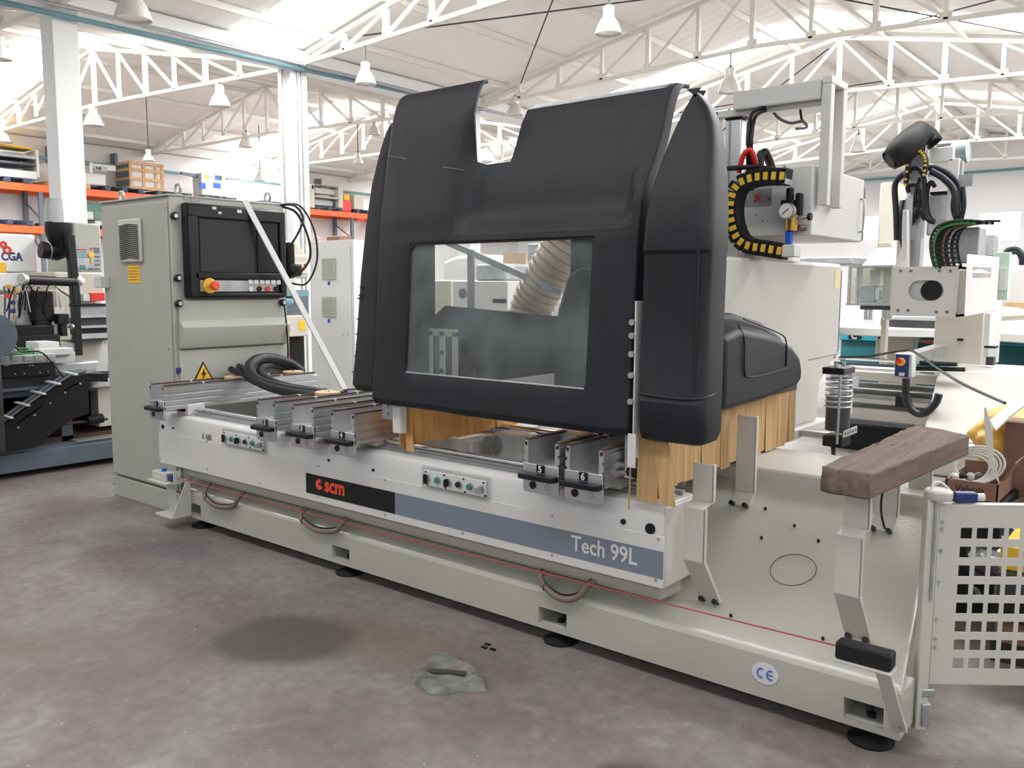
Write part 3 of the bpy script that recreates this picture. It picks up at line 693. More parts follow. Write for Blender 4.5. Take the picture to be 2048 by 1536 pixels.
# legs carrying the shelf at the front
def bracket(name, x0, x1, prof, m='cream'):
    t = .006; bm = BM()
    for (ya, za), (yb_, zb_) in zip(prof, prof[1:]):
        d = Vector((0, yb_-ya, zb_-za)).normalized(); nrm = Vector((0, -d.z, d.y))*t
        if d.z >= 0 and nrm.y > 0: nrm = -nrm
        hexa(bm, [(x0, ya, za), (x1, ya, za), (x1, ya-nrm.y, za-nrm.z), (x0, ya-nrm.y, za-nrm.z)], [(x0, yb_, zb_), (x1, yb_, zb_), (x1, yb_-nrm.y, zb_-nrm.z), (x0, yb_-nrm.y, zb_-nrm.z)])
    # side flange gives the bent-sheet depth
    fl = [(y, z) for y, z in prof]; back = [(y+.028, z) for y, z in prof][::-1]
    for k_ in range(len(prof)-1):
        prism(bm, [fl[k_], fl[k_+1], (fl[k_+1][0]+.028, fl[k_+1][1]), (fl[k_][0]+.028, fl[k_][1])], 'x', x1-.005, x1)
    o = obj(name, bm, m, mc, .002)
    y, z = prof[0]
    for xx in (x0+.014, x1-.014): obj('bolt', cyl(BM(), (xx, y-.02, z+.012), (xx, y+.01, z), .011, n=8), 'black', mc)
    return o
shelf_z = .885
fp = [(3.045, .318), (2.895, .52), (2.895, .726), (2.958, .74), (2.958, shelf_z)]
bracket('front_support_leg', -.945, -.858, fp)
bracket('front_support_leg', -1.515, -1.43, fp)
pb_ = plane_pt(1768, 1060)
bracket('rear_support_leg', pb_.x-.05, pb_.x+.04, [(pb_.y-.02, pb_.z), (pb_.y+.03, pb_.z+.05), (pb_.y+.03, shelf_z)])
pb_ = plane_pt(1484, 1008)
bracket('rear_support_leg', pb_.x-.045, pb_.x+.045, [(pb_.y-.03, pb_.z), (pb_.y+.02, pb_.z+.05), (pb_.y+.02, shelf_z+.1)])
pb_ = PX(1870, 1022, -.93); print('leg3', pb_)
bracket('rear_support_leg', -.97, -.88, [(3.87, .60), (3.87, shelf_z)])
OT('thin_cable', [PY(u, v, 3.15) for u, v in ((1765, 985), (1762, 1010), (1764, 1035), (1770, 1058))], .004, 'black', mc, 6)
# trip cable brackets
bm = BM(); zc = .34
trip = obj('trip_switch_bracket', hexa(BM(), [(-5.27, 2.74, .30), (-5.04, 2.74, .30), (-5.04, 2.90, .30), (-5.27, 2.90, .30)], [(-5.27, 2.74, .312), (-5.04, 2.74, .312), (-5.04, 2.90, .312), (-5.27, 2.90, .312)]), 'cream', mc, .003)
x_, z_ = -5.07, .0
bm = BM()
prism(bm, [(-5.25, .31), (-5.13, .31), (-5.10, .09), (-5.20, .07)], 'y', 2.85, 2.858)
prism(bm, [(-5.22, .08), (-5.22, .094), (-5.02, .094), (-5.02, .08)], 'y', 2.76, 2.90)
prism(bm, [(2.76, .08), (2.90, .08), (2.90, .31), (2.87, .31)], 'x', -5.03, -5.022)
obj('trip_bracket_leg', bm, 'cream', mc, .002)
OB('rope_switch', (-5.26, 2.77, .312), (-5.10, 2.84, .365), 'cream', mc, .006)
OB('rope_switch_nose', (-5.10, 2.785, .318), (-5.05, 2.825, .355), 'navy', mc, .006)
obj('reset_button', cyl(BM(), (-5.17, 2.805, .365), (-5.17, 2.805, .383), .016, n=14), 'blue', mc)
OB('rope_eye_plate', (-5.02, 2.78, .30), (-5.012, 2.83, .385), 'cream', mc, .002)
e0 = PY(1677, 1308, 2.75); e1 = PY(1785, 1335, 2.75); print('stop', e0, e1)
OB('end_buffer', (-.878, 2.73, .362), (-.705, 2.79, .418), 'blackm', mc, .008, seg=3)
OB('buffer_plate', (-.880, 2.725, .352), (-.700, 2.80, .361), 'cream', mc, .002)
bm = BM(); hexa(bm, [(-.755, 2.745, .352), (-.708, 2.745, .352), (-.700, 2.753, .352), (-.748, 2.753, .352)], [(-.715, 2.90, .12), (-.672, 2.90, .12), (-.664, 2.91, .12), (-.708, 2.91, .12)])
bm = BM(); hexa(bm, [(-.760, 2.752, .352), (-.712, 2.752, .352), (-.712, 2.762, .352), (-.760, 2.762, .352)], [(-.735, 2.898, .10), (-.687, 2.898, .10), (-.687, 2.912, .10), (-.735, 2.912, .10)])
bs = obj('buffer_strut', bm, 'cream', mc, .002)
for z in (.135, .117): obj('strut_bolt', cyl(BM(), (-.711, 2.87, z), (-.711, 2.90, z), .009, n=8), 'galv', bs)
obj('trip_cord', tube(BM(), [(-5.05, 2.805, .340), (-3.0, 2.785, .352), (-.875, 2.762, .392)], .0027, 6), 'redcord', mc)
# ================================================================== WORK SUPPORTS (consoles)
def console(x0, x1, y1, num, label, pads=()):
    y0 = 2.735; xm = (x0+x1)/2; zb, zt = .80, .925
    r = root('work_support', label, 'work support', (xm, (y0+y1)/2, QZ1), 'aluminium work supports across the bed')
    t = .022
    for xa in (x0, x1-t):
        bm = BM()
        # wall with three outer grooves
        out = -1 if xa == x0 else 1
        xo = xa if out < 0 else xa+t; xi = xa+t if out < 0 else xa
        prof = [(xi, .775), (xo, .775)]
        for z in (.795, .83, .868): prof += [(xo, z), (xo-out*.008, z+.002), (xo-out*.008, z+.011), (xo, z+.013)]
        prof += [(xo, zt-.016), (xo-out*.006, zt-.012), (xo-out*.006, zt), (xi, zt)]
        prism(bm, prof, 'y', y0+.021, y1); w_ = obj('channel_wall', bm, 'alu', r, ang=20)
        prism(bm := BM(), prof, 'y', y0+.012, y0+.021); obj('wall_end_face', bm, 'alu', w_, ang=20, flat=True)
        OB('end_slot', (min(xi, xo)+.006, y0+.0105, zt-.020), (max(xi, xo)-.006, y0+.013, zt-.006), 'black', w_)
        bm = BM(); box(bm, (min(xi, xo)+.001, y0+.02, zt), (max(xi, xo)-.001, y1-.02, zt+.009)); obj('rubber_edge', bm, 'brownedge', w_)
        for q_ in range(3): OB('edge_joint', (min(xi, xo), y0+.28+.3*q_, zt+.0), (max(xi, xo), y0+.295+.3*q_, zt+.010), 'cable_w', w_)
    OB('channel_floor', (x0+t, y0+.02, .820), (x1-t, y1, .832), 'alu', r)
    bm = BM(); prism(bm, [(x0, .832), (x0, .722), (x0+.010, .712), (x1-.010, .712), (x1, .722), (x1, .832)], 'y', y0+.006, y0+.0205); obj('end_plate', bm, 'alu', r, .002)
    bm = BM()
    pts = [(x0-.010, y0+.006), (x0-.010, y0-.016), (x0+.006, y0-.036), (x1-.012, y0-.036), (x1+.002, y0-.020), (x1+.002, y0+.006)]
    prism(bm, pts, 'z', .772, .796); obj('handle', bm, 'black', r, .005, 3)
    xn = xm+.002
    np_ = OB('number_plate', (xn-.020, y0+.002, .799), (xn+.020, y0+.006, .832), 'black', r, .001)
    text('number', str(num), .038, (xn-.010, y0+.0005, .803), 'paper', np_, bold=.0012)
    obj('plate_plug', cyl(BM(), (xm-.038, y0+.002, .744), (xm-.038, y0+.008, .744), .016, n=16), 'black', r)
    obj('plate_symbol', torus(BM(), (xm+.035, y0+.006, .744), .011, .002, 'y', 14, 5), 'alu_d', r)
    OB('carriage_block', (x0+.02, 2.90, QZ1+.016), (x1-.02, 3.02, .775), 'cream', r, .006)
    OB('rear_carriage_block', (x0+.02, min(3.66, y1-.14), QZ1+.0), (x1-.02, min(3.78, y1-.02), .775), 'cream', r, .006)
    for py_ in pads:
        pd = obj('suction_pad', lathe(BM(), [(.04, .118), (.072, .126), (.074, .131), (.074, .144), (.070, .147)], (xm, py_, .797), 24), 'pink_ply', r)
        obj('pad_stem', cyl(BM(), (xm, py_, .80), (xm, py_, .92), .03, n=14), 'dark_steel', pd)
        for a in (0, 2.1, 4.2): obj('pad_hole', cyl(BM(), (xm+.012*cos(a), py_+.012*sin(a), .944), (xm+.012*cos(a), py_+.012*sin(a), .9465), .005, n=8), 'dark_steel', pd)
console(-5.20, -5.03, 3.93, 1, 'aluminium support numbered 1, alone at the left end beside the grey cabinet', (3.31, 3.78))
console(-4.05, -3.88, 3.93, 2, 'aluminium support numbered 2, first of the three side by side', (3.17,))
console(-3.735, -3.55, 3.93, 3, 'aluminium support numbered 3, middle one of the three side by side', ())
console(-3.415, -3.235, 3.93, 4, 'aluminium support numbered 4, beside the left curtain of the hood', ())
console(-2.175, -1.995, 3.93, 5, 'aluminium support numbered 5, under the hood', (3.05,))
console(-1.965, -1.785, 3.93, 6, 'aluminium support numbered 6, under the right corner of the hood', ())
# bundle of black hoses lying over support 1
def hz(lst, r, label):
    return obj('black_hose', tube(BM(), smooth(lst, 8), r, 12), 'rubber', label=label, cat='hose', group='black hoses lying on the work supports')
hx = lambda L: [PX(u, v, x) for u, v, x in L]
hz(hx([(462, 738, -5.25), (490, 753, -5.05), (525, 771, -4.8), (560, 783, -4.55), (605, 794, -4.3), (650, 797, -4.05)]), .022, 'thinner black hose whose cut end points to the warning triangle')
hz(hx([(478, 733, -5.25), (505, 750, -5.0), (540, 770, -4.75), (575, 781, -4.5), (620, 790, -4.25), (660, 793, -4.0)])+[], .022, 'thinner black hose lying in the middle of the bundle')
hz(hx([(604, 744, -5.25), (580, 727, -5.25), (545, 717, -5.22), (515, 719, -5.18), (499, 733, -5.08), (504, 752, -4.93), (530, 768, -4.72), (575, 780, -4.45), (630, 788, -4.15), (690, 793, -3.9)]), .036, 'thick black hose bending in the outer loop over the first support')
hz(hx([(598, 748, -5.30), (575, 736, -5.3), (548, 729, -5.25), (530, 732, -5.2), (520, 742, -5.1), (530, 757, -4.9), (560, 770, -4.65), (600, 779, -4.35), (650, 786, -4.1)]), .030, 'thick black hose bending in the inner loop over the first support')
# ================================================================== GANTRY
g = root('machining_gantry', 'moving gantry with large black moulded hood, clear window and amber strip curtains', 'machine gantry', (-2.4, 3.6, .68))
HX0, HX1 = -3.16, -1.705
PL = [(2.805, .990), (2.79, 1.015), (2.805, 1.14), (2.812, 1.25), (2.83, 1.49), (2.845, 1.72), (2.850, 1.765), (2.853, 1.79), (2.858, 1.85), (2.862, 1.88), (2.88, 1.98), (2.90, 2.10), (2.916, 2.20), (2.94, 2.32), (2.965, 2.40), (2.99, 2.445), (3.01, 2.464), (3.035, 2.470)]
PC = [(2.805, .985), (2.79, 1.01), (2.805, 1.14), (2.812, 1.25), (2.83, 1.49), (2.842, 1.72), (2.847, 1.755), (2.850, 1.775), (2.920, 1.862), (2.926, 1.88), (2.94, 1.96), (2.965, 2.06), (2.995, 2.12), (3.02, 2.19), (3.045, 2.26), (3.08, 2.32), (3.12, 2.345), (3.165, 2.35)]
WZ0, WZ1 = 1.145, 1.745
WX0, WX1 = -2.935, -1.905
NZ = 2.10
def resample(P, k=3):
    out = []
    for i in range(len(P)-1):
        for j in range(k): out.append(j/k)
    return out
rows = []
for i in range(len(PL)-1):
    kk = 2
    for j in range(kk):
        t = j/kk
        f = lambda P: (P[i][0]+(P[i+1][0]-P[i][0])*t, P[i][1]+(P[i+1][1]-P[i][1])*t)
        rows.append((f(PL), f(PC)))
rows.append((PL[-1], PC[-1]))
# snap rows to the window edges
def snapz(z):
    i = min(range(len(rows)), key=lambda i: abs(rows[i][0][1]-z)); l, c = rows[i]; rows[i] = ((l[0], z), (c[0], z)); return i
iw0, iw1 = snapz(WZ0), snapz(WZ1)
in0 = min(range(len(rows)), key=lambda i: abs(rows[i][1][1]-NZ))
cols = sorted(set([HX0, HX0+.012, HX0+.03, -3.0, WX0, -2.85, -2.75, -2.68, -2.665, -2.65, -2.635, -2.62, -2.58, -2.55, -2.50, -2.44, -2.30, -2.15, -2.0, WX1, -1.85, -1.80, -1.765, -1.74, -1.72, HX1]))
jnl, jnr = cols.index(-2.62), cols.index(-2.44)
jw0, jw1 = cols.index(WX0), cols.index(WX1)
bm = BM(); G = []
# notch edge x at each row from the photo: left wall and right wall drift
for i, (l, c) in enumerate(rows):
    line = []
    tn = max(0., min(1., (i-in0)/(len(rows)-1-in0)))
    for j, x in enumerate(cols):
        wv = 0. if x <= -2.70 else (1. if x >= -2.58 else (x+2.70)/.12)
        if x > -1.80: wv *= max(max(0., min(1., (rows[i][1][1]-1.86)/.20)), 1-(x+1.80)/.07, .1)
        wv = wv*wv*(3-2*wv)
        if i > in0 and j <= jnl: wv *= max(0, 1-tn*3.5)
        y = l[0]+(c[0]-l[0])*wv; z = l[1]+(c[1]-l[1])*wv
        xx = x
        if i > in0:
            if x <= -2.62: xx = x
            elif -2.44 <= x: xx = x+.02*tn*max(0, 1-(x+2.44)/.54)
        if x in (HX0,): y += .035
        if x == HX0+.012: y += .006
        if x == HX1: y += .045
        if x == -1.72: y += .008
        line.append(bm.verts.new((xx, y, z)))
    G.append(line)
for i in range(len(rows)-1):
    for j in range(len(cols)-1):
        if iw0 <= i < iw1 and jw0 <= j < jw1: continue
        if i >= in0 and jnl <= j < jnr: continue
        bm.faces.new((G[i][j], G[i][j+1], G[i+1][j+1], G[i+1][j]))
bmesh.ops.delete(bm, geom=[v for v in bm.verts if not v.link_faces], context='VERTS')
me_h = obj('front_hood', bm, 'hood', g, solid=-.018, ang=26)
s_ = me_h.modifiers['solid']; s_.offset = 0
me_h.modifiers.new('bev', 'BEVEL').width = .006; me_h.modifiers['bev'].segments = 2; me_h.modifiers['bev'].limit_method = 'ANGLE'; me_h.modifiers['bev'].angle_limit = radians(24)
def hy(z):  # hood face y at a height (centre)
    for (a, za), (b, zb_) in zip(PL, PL[1:]):
        if za <= z <= zb_ and zb_ > za: return a+(b-a)*(z-za)/(zb_-za)
    return 2.8
def rrect(x0, x1, z0, z1, r, n=6, off=0.):
    x0 -= off; x1 += off; z0 -= off; z1 += off; pts = []
    for cx_, cz_, a in ((x1-r, z0+r, -pi/2), (x1-r, z1-r, 0), (x0+r, z1-r, pi/2), (x0+r, z0+r, pi)):
        for i in range(n+1): t = a+pi/2*i/n; pts.append((cx_+r*cos(t), cz_+r*sin(t)))
    return pts
inn = rrect(WX0+.006, WX1-.006, WZ0+.006, WZ1-.006, .028); out = rrect(WX0-.004, WX1+.004, WZ0-.004, WZ1+.004, .004)
bm = BM(); A = [bm.verts.new((x, hy(z)-.006, z)) for x, z in inn]; B = [bm.verts.new((x, hy(z)-.006, z)) for x, z in out]
A2 = [bm.verts.new((x, hy(z)+.014, z)) for x, z in inn]; B2 = [bm.verts.new((x, hy(z)+.014, z)) for x, z in out]
n_ = len(A)
for i in range(n_):
    j = (i+1) % n_; bm.faces.new((A[i], A[j], B[j], B[i])); bm.faces.new((A2[i], A[i], A[j], A2[j])) if False else bm.faces.new((A[i], A2[i], A2[j], A[j])); bm.faces.new((A2[i], B2[i], B2[j], A2[j]))
obj('window_gasket', bm, 'hood', g, ang=50)
bm = BM(); n_ = 1
hexa(bm, [(WX0, hy(WZ0)+.004, WZ0), (WX1, hy(WZ0)+.004, WZ0), (WX1, hy(WZ0)+.009, WZ0), (WX0, hy(WZ0)+.009, WZ0)], [(WX0, hy(WZ1)+.004, WZ1), (WX1, hy(WZ1)+.004, WZ1), (WX1, hy(WZ1)+.009, WZ1), (WX0, hy(WZ1)+.009, WZ1)])
obj('window_pane', bm, 'pane', g, label='dusty clear window of the black hood')
OB('pane_edge_highlight', (WX0+.01, hy(WZ0)-.010, WZ0+.003), (WX1-.01, hy(WZ0)-.003, WZ0+.010), 'alu', g, .001)  # bright strip added as the highlight along the pane's lower edge
# scratches
for u, v, u2, v2, mm in ((777, 312, 815, 318, 'alu_d'), (890, 335, 935, 341, 'alu_d')):
    a = PY(u, v, 2.90); b = PY(u2, v2, 2.90)
    obj('scratch', tube(BM(), [(a.x, hy(a.z)-.0125, a.z), (b.x, hy(b.z)-.0125, b.z)], .0012, 4), mm, me_h)
c = PY(1264, 414, 2.94); OB('paint_chip', (c.x-.003, 2.93, c.z-.012), (c.x+.003, 2.945, c.z+.012), 'alu_d', me_h)
# side shells
def shell(name, secs, m, rnd=.035):
    bm = BM(); rings = []
    for z, xl, xr, yf, yb_, r in secs:
        pts = [(xl, yf+.02), (xl+.012, yf+.004), (xl+.03, yf)]
        rr = r
        for i in range(7):
            t = -pi/2+pi/2*i/6; pts.append((xr-rr+rr*cos(t), yf+rr+rr*sin(t)))
        pts += [(xr, yf+(yb_-yf)*.6), (xr-.004, yb_-.01), (xr-.02, yb_), (xl+.02, yb_), (xl, yb_-.02)]
        rings.append([bm.verts.new((x, y, z)) for x, y in pts])
    for a, b in zip(rings, rings[1:]):
        n = len(a)
        for i in range(n): bm.faces.new((a[i], a[(i+1) % n], b[(i+1) % n], b[i]))
    bm.faces.new(rings[0]); bm.faces.new(rings[-1])
    return obj(name, bm, m, g, .006, 2, 50)
secs = [(.975, -1.655, -1.43, 2.83, 2.93, .03), (.985, -1.665, -1.41, 2.80, 2.955, .04), (1.02, -1.668, -1.40, 2.79, 2.965, .05), (1.13, -1.668, -1.400, 2.782, 2.965, .05), (1.145, -1.668, -1.400, 2.79, 2.965, .05), (1.45, -1.666, -1.400, 2.79, 2.965, .05), (1.67, -1.666, -1.398, 2.795, 2.965, .05), (1.685, -1.666, -1.396, 2.785, 2.970, .05),
        (1.80, -1.662, -1.398, 2.795, 2.97, .055), (1.92, -1.655, -1.402, 2.825, 2.98, .055), (2.03, -1.650, -1.412, 2.87, 2.99, .055), (2.12, -1.645, -1.435, 2.92, 3.01, .045), (2.19, -1.64, -1.475, 2.965, 3.03, .03), (2.235, -1.635, -1.52, 3.0, 3.05, .022), (2.26, -1.63, -1.56, 3.02, 3.06, .018)]
secs = [(z+(.03*(z-1.8)/.46 if z > 1.8 else 0), xl+(.055*(z-1.85)/.41 if z > 1.85 else 0), xr-(.03*(z-1.8)/.46 if z > 1.8 else 0), yf-(.02*(z-1.8)/.46 if z > 1.8 else 0), yb_, r) for z, xl, xr, yf, yb_, r in secs]
shR = shell('right_side_cover', secs, 'hood')
secs = [(1.03, -3.35, -3.20, 2.85, 2.95, .02), (1.06, -3.365, -3.19, 2.835, 2.96, .02), (1.3, -3.345, -3.19, 2.85, 2.96, .02), (1.6, -3.33, -3.19, 2.87, 2.98, .02), (1.85, -3.315, -3.19, 2.895, 3.0, .02), (2.05, -3.295, -3.19, 2.92, 3.0, .02), (2.2, -3.265, -3.19, 2.945, 3.01, .02), (2.3, -3.24, -3.19, 2.965, 3.02, .015), (2.345, -3.215, -3.19, 2.98, 3.02, .01)]
shell('left_side_cover', secs, 'hood2')
random.seed(3)
for u, v in ((722, 575), (718, 598), (720, 590), (716, 640), (714, 668), (715, 690), (712, 712), (711, 735), (709, 752), (707, 745), (712, 771), (720, 776)):
    c = PY(u, v, 2.87); d_ = random.uniform(.004, .016)
    bm = BM(); prism(bm, [(c.x+.03, c.z-.008), (c.x+.03, c.z+.008), (c.x-d_*.5, c.z+random.uniform(-.004, .012))], 'y', 2.858, 2.862); obj('torn_flap', bm, 'hood2', g)
# steel edge plate between hood and right cover
bm = BM(); box(bm, (-1.692, 2.80, .90), (-1.686, 2.86, 1.50)); ep = obj('edge_plate', bm, 'white', g, .001)
for z in (1.42, 1.37, 1.30, 1.22, 1.12): obj('plate_bolt', cyl(BM(), (-1.70, 2.79, z), (-1.70, 2.82, z), .012, n=10), 'galv', ep)
OB('lower_edge_plate', (-1.700, 2.78, .87), (-1.665, 2.785, 1.0), 'white', g, .001)
# side fender running back
bm = BM()
prism(bm, [(3.02, 1.44), (3.35, 1.45), (3.60, 1.44), (3.92, 1.39), (4.14, 1.32), (4.24, 1.25), (4.28, 1.16), (4.27, 1.08), (4.22, 1.04), (3.7, 1.0), (3.35, .985), (3.02, .975)], 'x', -1.92, -1.66)
obj('fender_inner', bm, 'hood', g, .03, 4)
bm = BM()
lo = [(3.28, 1.01), (3.28, 1.39), (3.46, 1.425), (3.90, 1.37), (4.12, 1.30), (4.22, 1.235), (4.255, 1.16), (4.25, 1.09), (4.20, 1.05), (3.75, 1.015)]
hi = [(3.34, 1.04), (3.34, 1.34), (3.48, 1.37), (3.88, 1.32), (4.08, 1.265), (4.18, 1.21), (4.21, 1.15), (4.21, 1.10), (4.16, 1.075), (3.75, 1.045)]
hexa(bm, [(-1.70, y, z) for y, z in lo], [(-1.575, y, z) for y, z in hi])
fo = obj('fender_outer', bm, 'hood', g, .022, 4)
OT('moulding_line', [(-1.60, 3.50, 1.395), (-1.572, 3.51, 1.33), (-1.570, 3.52, 1.2), (-1.572, 3.60, 1.16), (-1.572, 4.0, 1.17)], .004, 'hood', fo, 6)
OT('moulding_line', [(-1.62, 3.60, 1.415), (-1.585, 3.9, 1.345), (-1.575, 3.985, 1.30), (-1.572, 3.99, 1.18)], .0035, 'black', fo, 6)
# ridge lines on the right cover
OT('moulding_line', [(-1.66, 2.787, 1.155), (-1.55, 2.785, 1.15), (-1.46, 2.787, 1.15), (-1.41, 2.81, 1.155), (-1.397, 2.88, 1.165)], .004, 'hood', shR, 6)
OT('moulding_line', [(-1.65, 2.792, 1.695), (-1.50, 2.79, 1.69), (-1.44, 2.79, 1.68), (-1.43, 2.788, 1.65), (-1.432, 2.786, 1.4), (-1.432, 2.784, 1.18)], .004, 'hood', shR, 6)
# curtains: overlapping strips
random.seed(11)
def curtain(name, x, y0, y1, z0a, z0b, z1, m, wdt=.085, jx=.002):
    y = y0; k = 0
    cr = OB(name, (x-.008, y0, z1-.03), (x+.008, y1, z1), 'dark_steel', g)
    while y < y1-.01:
        ww = wdt*random.uniform(.8, 1.15); ye = min(y+ww+.018, y1); t = (y-y0)/(y1-y0)
        zb_ = z0a+(z0b-z0a)*t+random.uniform(-.006, .010); dx = (k % 2)*.004+random.uniform(-jx, jx)
        bm = BM(); hexa(bm, [(x+dx+random.uniform(-.003, .003), y, zb_), (x+dx+random.uniform(-.003, .003), ye, zb_+random.uniform(-.006, .006)), (x+dx+.0035, ye, zb_), (x+dx+.0035, y, zb_)], [(x, y, z1), (x, ye, z1), (x+.003, ye, z1), (x+.003, y, z1)])
        obj('curtain_strip', bm, m, cr, flat=True); y += ww; k += 1
curtain('right_curtain', -1.665, 2.93, 4.36, .745, .765, 1.06, M['curtain'])
curtain('left_curtain', -3.10, 2.92, 4.15, .75, .76, 1.06, M['curtain2'])
def fstrip(x0, x1, y0, y1, zt, zb_, lean, m='curtain'):
    bm = BM(); hexa(bm, [(x0+lean, y1, zb_), (x1+lean, y1, zb_), (x1+lean, y1+.003, zb_), (x0+lean, y1+.003, zb_)], [(x0, y0, zt), (x1, y0, zt), (x1, y0+.003, zt), (x0, y0+.003, zt)]); obj('curtain_strip', bm, m, g, flat=True)
fstrip(-1.700, -1.694, 2.80, 2.80, .95, .70, -.005); fstrip(-1.69, -1.60, 2.84, 2.835, 1.02, .733, .0); fstrip(-1.625, -1.56, 2.84, 2.825, .98, .735, .045)
fstrip(-1.68, -1.60, 2.88, 2.88, 1.02, .74, .01); fstrip(-3.06, -3.01, 2.90, 2.90, 1.02, .75, .03, 'curtain2')
OB('left_post', (-3.055, 2.83, .845), (-3.00, 2.875, 1.03), 'white', g, .004)
OB('left_clamp_plate', (-3.16, 2.86, .90), (-3.06, 2.87, 1.04), 'galv', g, .002)
for z in (.93, .97): obj('plate_bolt', cyl(BM(), (-3.12, 2.85, z), (-3.12, 2.865, z), .009, n=8), 'galv', g)
# right stop post with rollers
p = PY(1232, 880, 2.90)
OB('right_stop_post', (-1.775, 2.88, .80), (-1.735, 2.90, 1.01), 'white', g, .003)
obj('roller', cyl(BM(), (-1.735, 2.86, .835), (-1.69, 2.84, .835), .02, n=14), 'black', g)
for z in (.82, .85): obj('roller_pin', cyl(BM(), (-1.80, 2.885, z), (-1.77, 2.885, z), .012, n=10), 'galv', g)
# column
gx = -1.70
bm = BM(); prism(bm, [(3.50, .81), (3.50, 1.69), (5.08, 1.69), (5.10, 1.68), (5.10, 1.18), (4.82, 1.02), (4.80, .81)], 'x', gx-.30, gx)
obj('gantry_column', bm, 'cream', g, .02, 3)
OB('column_edge_strip', (gx-.28, 5.10, 1.18), (gx-.005, 5.125, 1.66), 'slate', g, .01)
bm = BM(); a = PX(1616, 720, gx+.002); b = PX(1676, 706, gx+.002); obj('column_seam', tube(bm, [a, (gx+.001, 5.09, 1.17)], .002, 5), 'dark_steel', g)
p = PX(1670, 540, gx); q = PX(1680, 577, gx); OB('warning_sticker', (gx, p.y, q.z), (gx+.002, q.y-.01, p.z), 'paley', g)
OB('column_foot', (gx-.30, 3.62, .756), (gx+.03, 4.9, .815), 'cream', g, .01)
# upper box
by, bx0, bx1, bz0, bz1, byb = 4.0, -1.83, -1.485, 1.793, 2.115, 4.74
bm = BM(); box(bm, (bx0, by, bz0), (bx1, byb, bz1)); ub = obj('upper_box', bm, 'white', g, .008)
OB('upper_box_mount', (-2.1, 4.2, 1.68), (-1.84, 4.7, 2.06), 'white', g, .005)
OB('box_rear_trim', (bx0+.02, byb, bz0+.005), (bx1+.002, byb+.025, bz1-.03), 'slate', ub, .012)
OT('box_handle', [(bx1, byb-.05, bz0+.05), (bx1+.02, byb-.055, bz0+.07), (bx1+.02, byb-.055, bz0+.2), (bx1, byb-.05, bz0+.22)], .005, 'galv', ub, 6)
def fb(u, v, dy=0.): p = PY(u, v, by); return p
p = fb(1491, 380); q = fb(1543, 411); lp = OB('label_plate', (p.x, by-.003, q.z), (q.x, by, p.z), 'alu_d', ub, .001)
text('axis_letter', 'X', .05, (fb(1508, 400).x, by-.004, fb(1508, 404).z), 'redp', lp, bold=.001)
for s_x, ch in ((.008, '-'), (.115, '+')): text('axis_sign', ch, .03, (p.x+s_x, by-.004, q.z+.02), 'blackm', lp)
for u, v, r_ in ((1486, 454, .009), (1512, 430, .003), (1525, 442, .003)):
    c = fb(u, v); obj('hole_plug', cyl(BM(), (c.x, by-.002, c.z), (c.x, by+.004, c.z), r_, n=12), 'black', ub)
# pressure regulator
rg = root('pressure_regulator', 'black and yellow air pressure regulator with round gauge on the front of the white box', 'pressure regulator', (fb(1588, 430).x, by-.04, fb(1588, 470).z))
c = fb(1590, 395)
obj('adjusting_cap', lathe(BM(), [(.018, 0), (.018, .05), (.014, .055)], (c.x-.005, by-.05, fb(0, 402).z if False else PY(1588, 402, by).z), 16), 'black', rg)
z_c = PY(1588, 402, by).z
OB('regulator_body', (c.x-.038, by-.08, z_c-.062), (c.x+.022, by-.012, z_c), 'blackm', rg, .006)
OB('second_cap', (c.x+.024, by-.06, z_c-.07), (c.x+.05, by-.02, z_c+.03), 'blackm', rg, .006)
obj('brass_body', cyl(BM(), (c.x+.01, by-.05, z_c-.14), (c.x+.01, by-.05, z_c-.062), .026, n=16), 'brass', rg)
OB('filter_bowl', (c.x-.016, by-.066, z_c-.205), (c.x+.014, by-.036, z_c-.14), 'blue', rg, .005)
gc = PY(1578, 423, by-.08); gg = obj('gauge_body', cyl(BM(), (gc.x, by-.085, gc.z), (gc.x, by-.115, gc.z), .037, n=24), 'galv', rg)
obj('gauge_dial', cyl(BM(), (gc.x, by-.115, gc.z), (gc.x, by-.1165, gc.z), .032, n=24), 'paper', gg)
obj('gauge_needle', tube(BM(), [(gc.x-.018, by-.118, gc.z-.014), (gc.x+.012, by-.118, gc.z+.01)], .0018, 5), 'black', gg)
obj('fitting', cyl(BM(), (c.x+.036, by-.05, z_c-.085), (c.x+.085, by-.05, z_c-.08), .009, n=10), 'galv', rg)
obj('port_plug', cyl(BM(), (c.x+.085, by-.05, z_c-.08), (c.x+.10, by-.05, z_c-.08), .017, n=12), 'blackm', rg)
obj('bracket_arm', cyl(BM(), (c.x-.005, by-.03, z_c-.03), (c.x-.005, by+.0, z_c-.03), .012, n=8), 'galv', rg)
q = PY(1603, 455, by-.02); obj('hose_nipple', cyl(BM(), (q.x-.008, by-.03, q.z), (q.x+.008, by, q.z), .014, n=10), 'copper', rg)
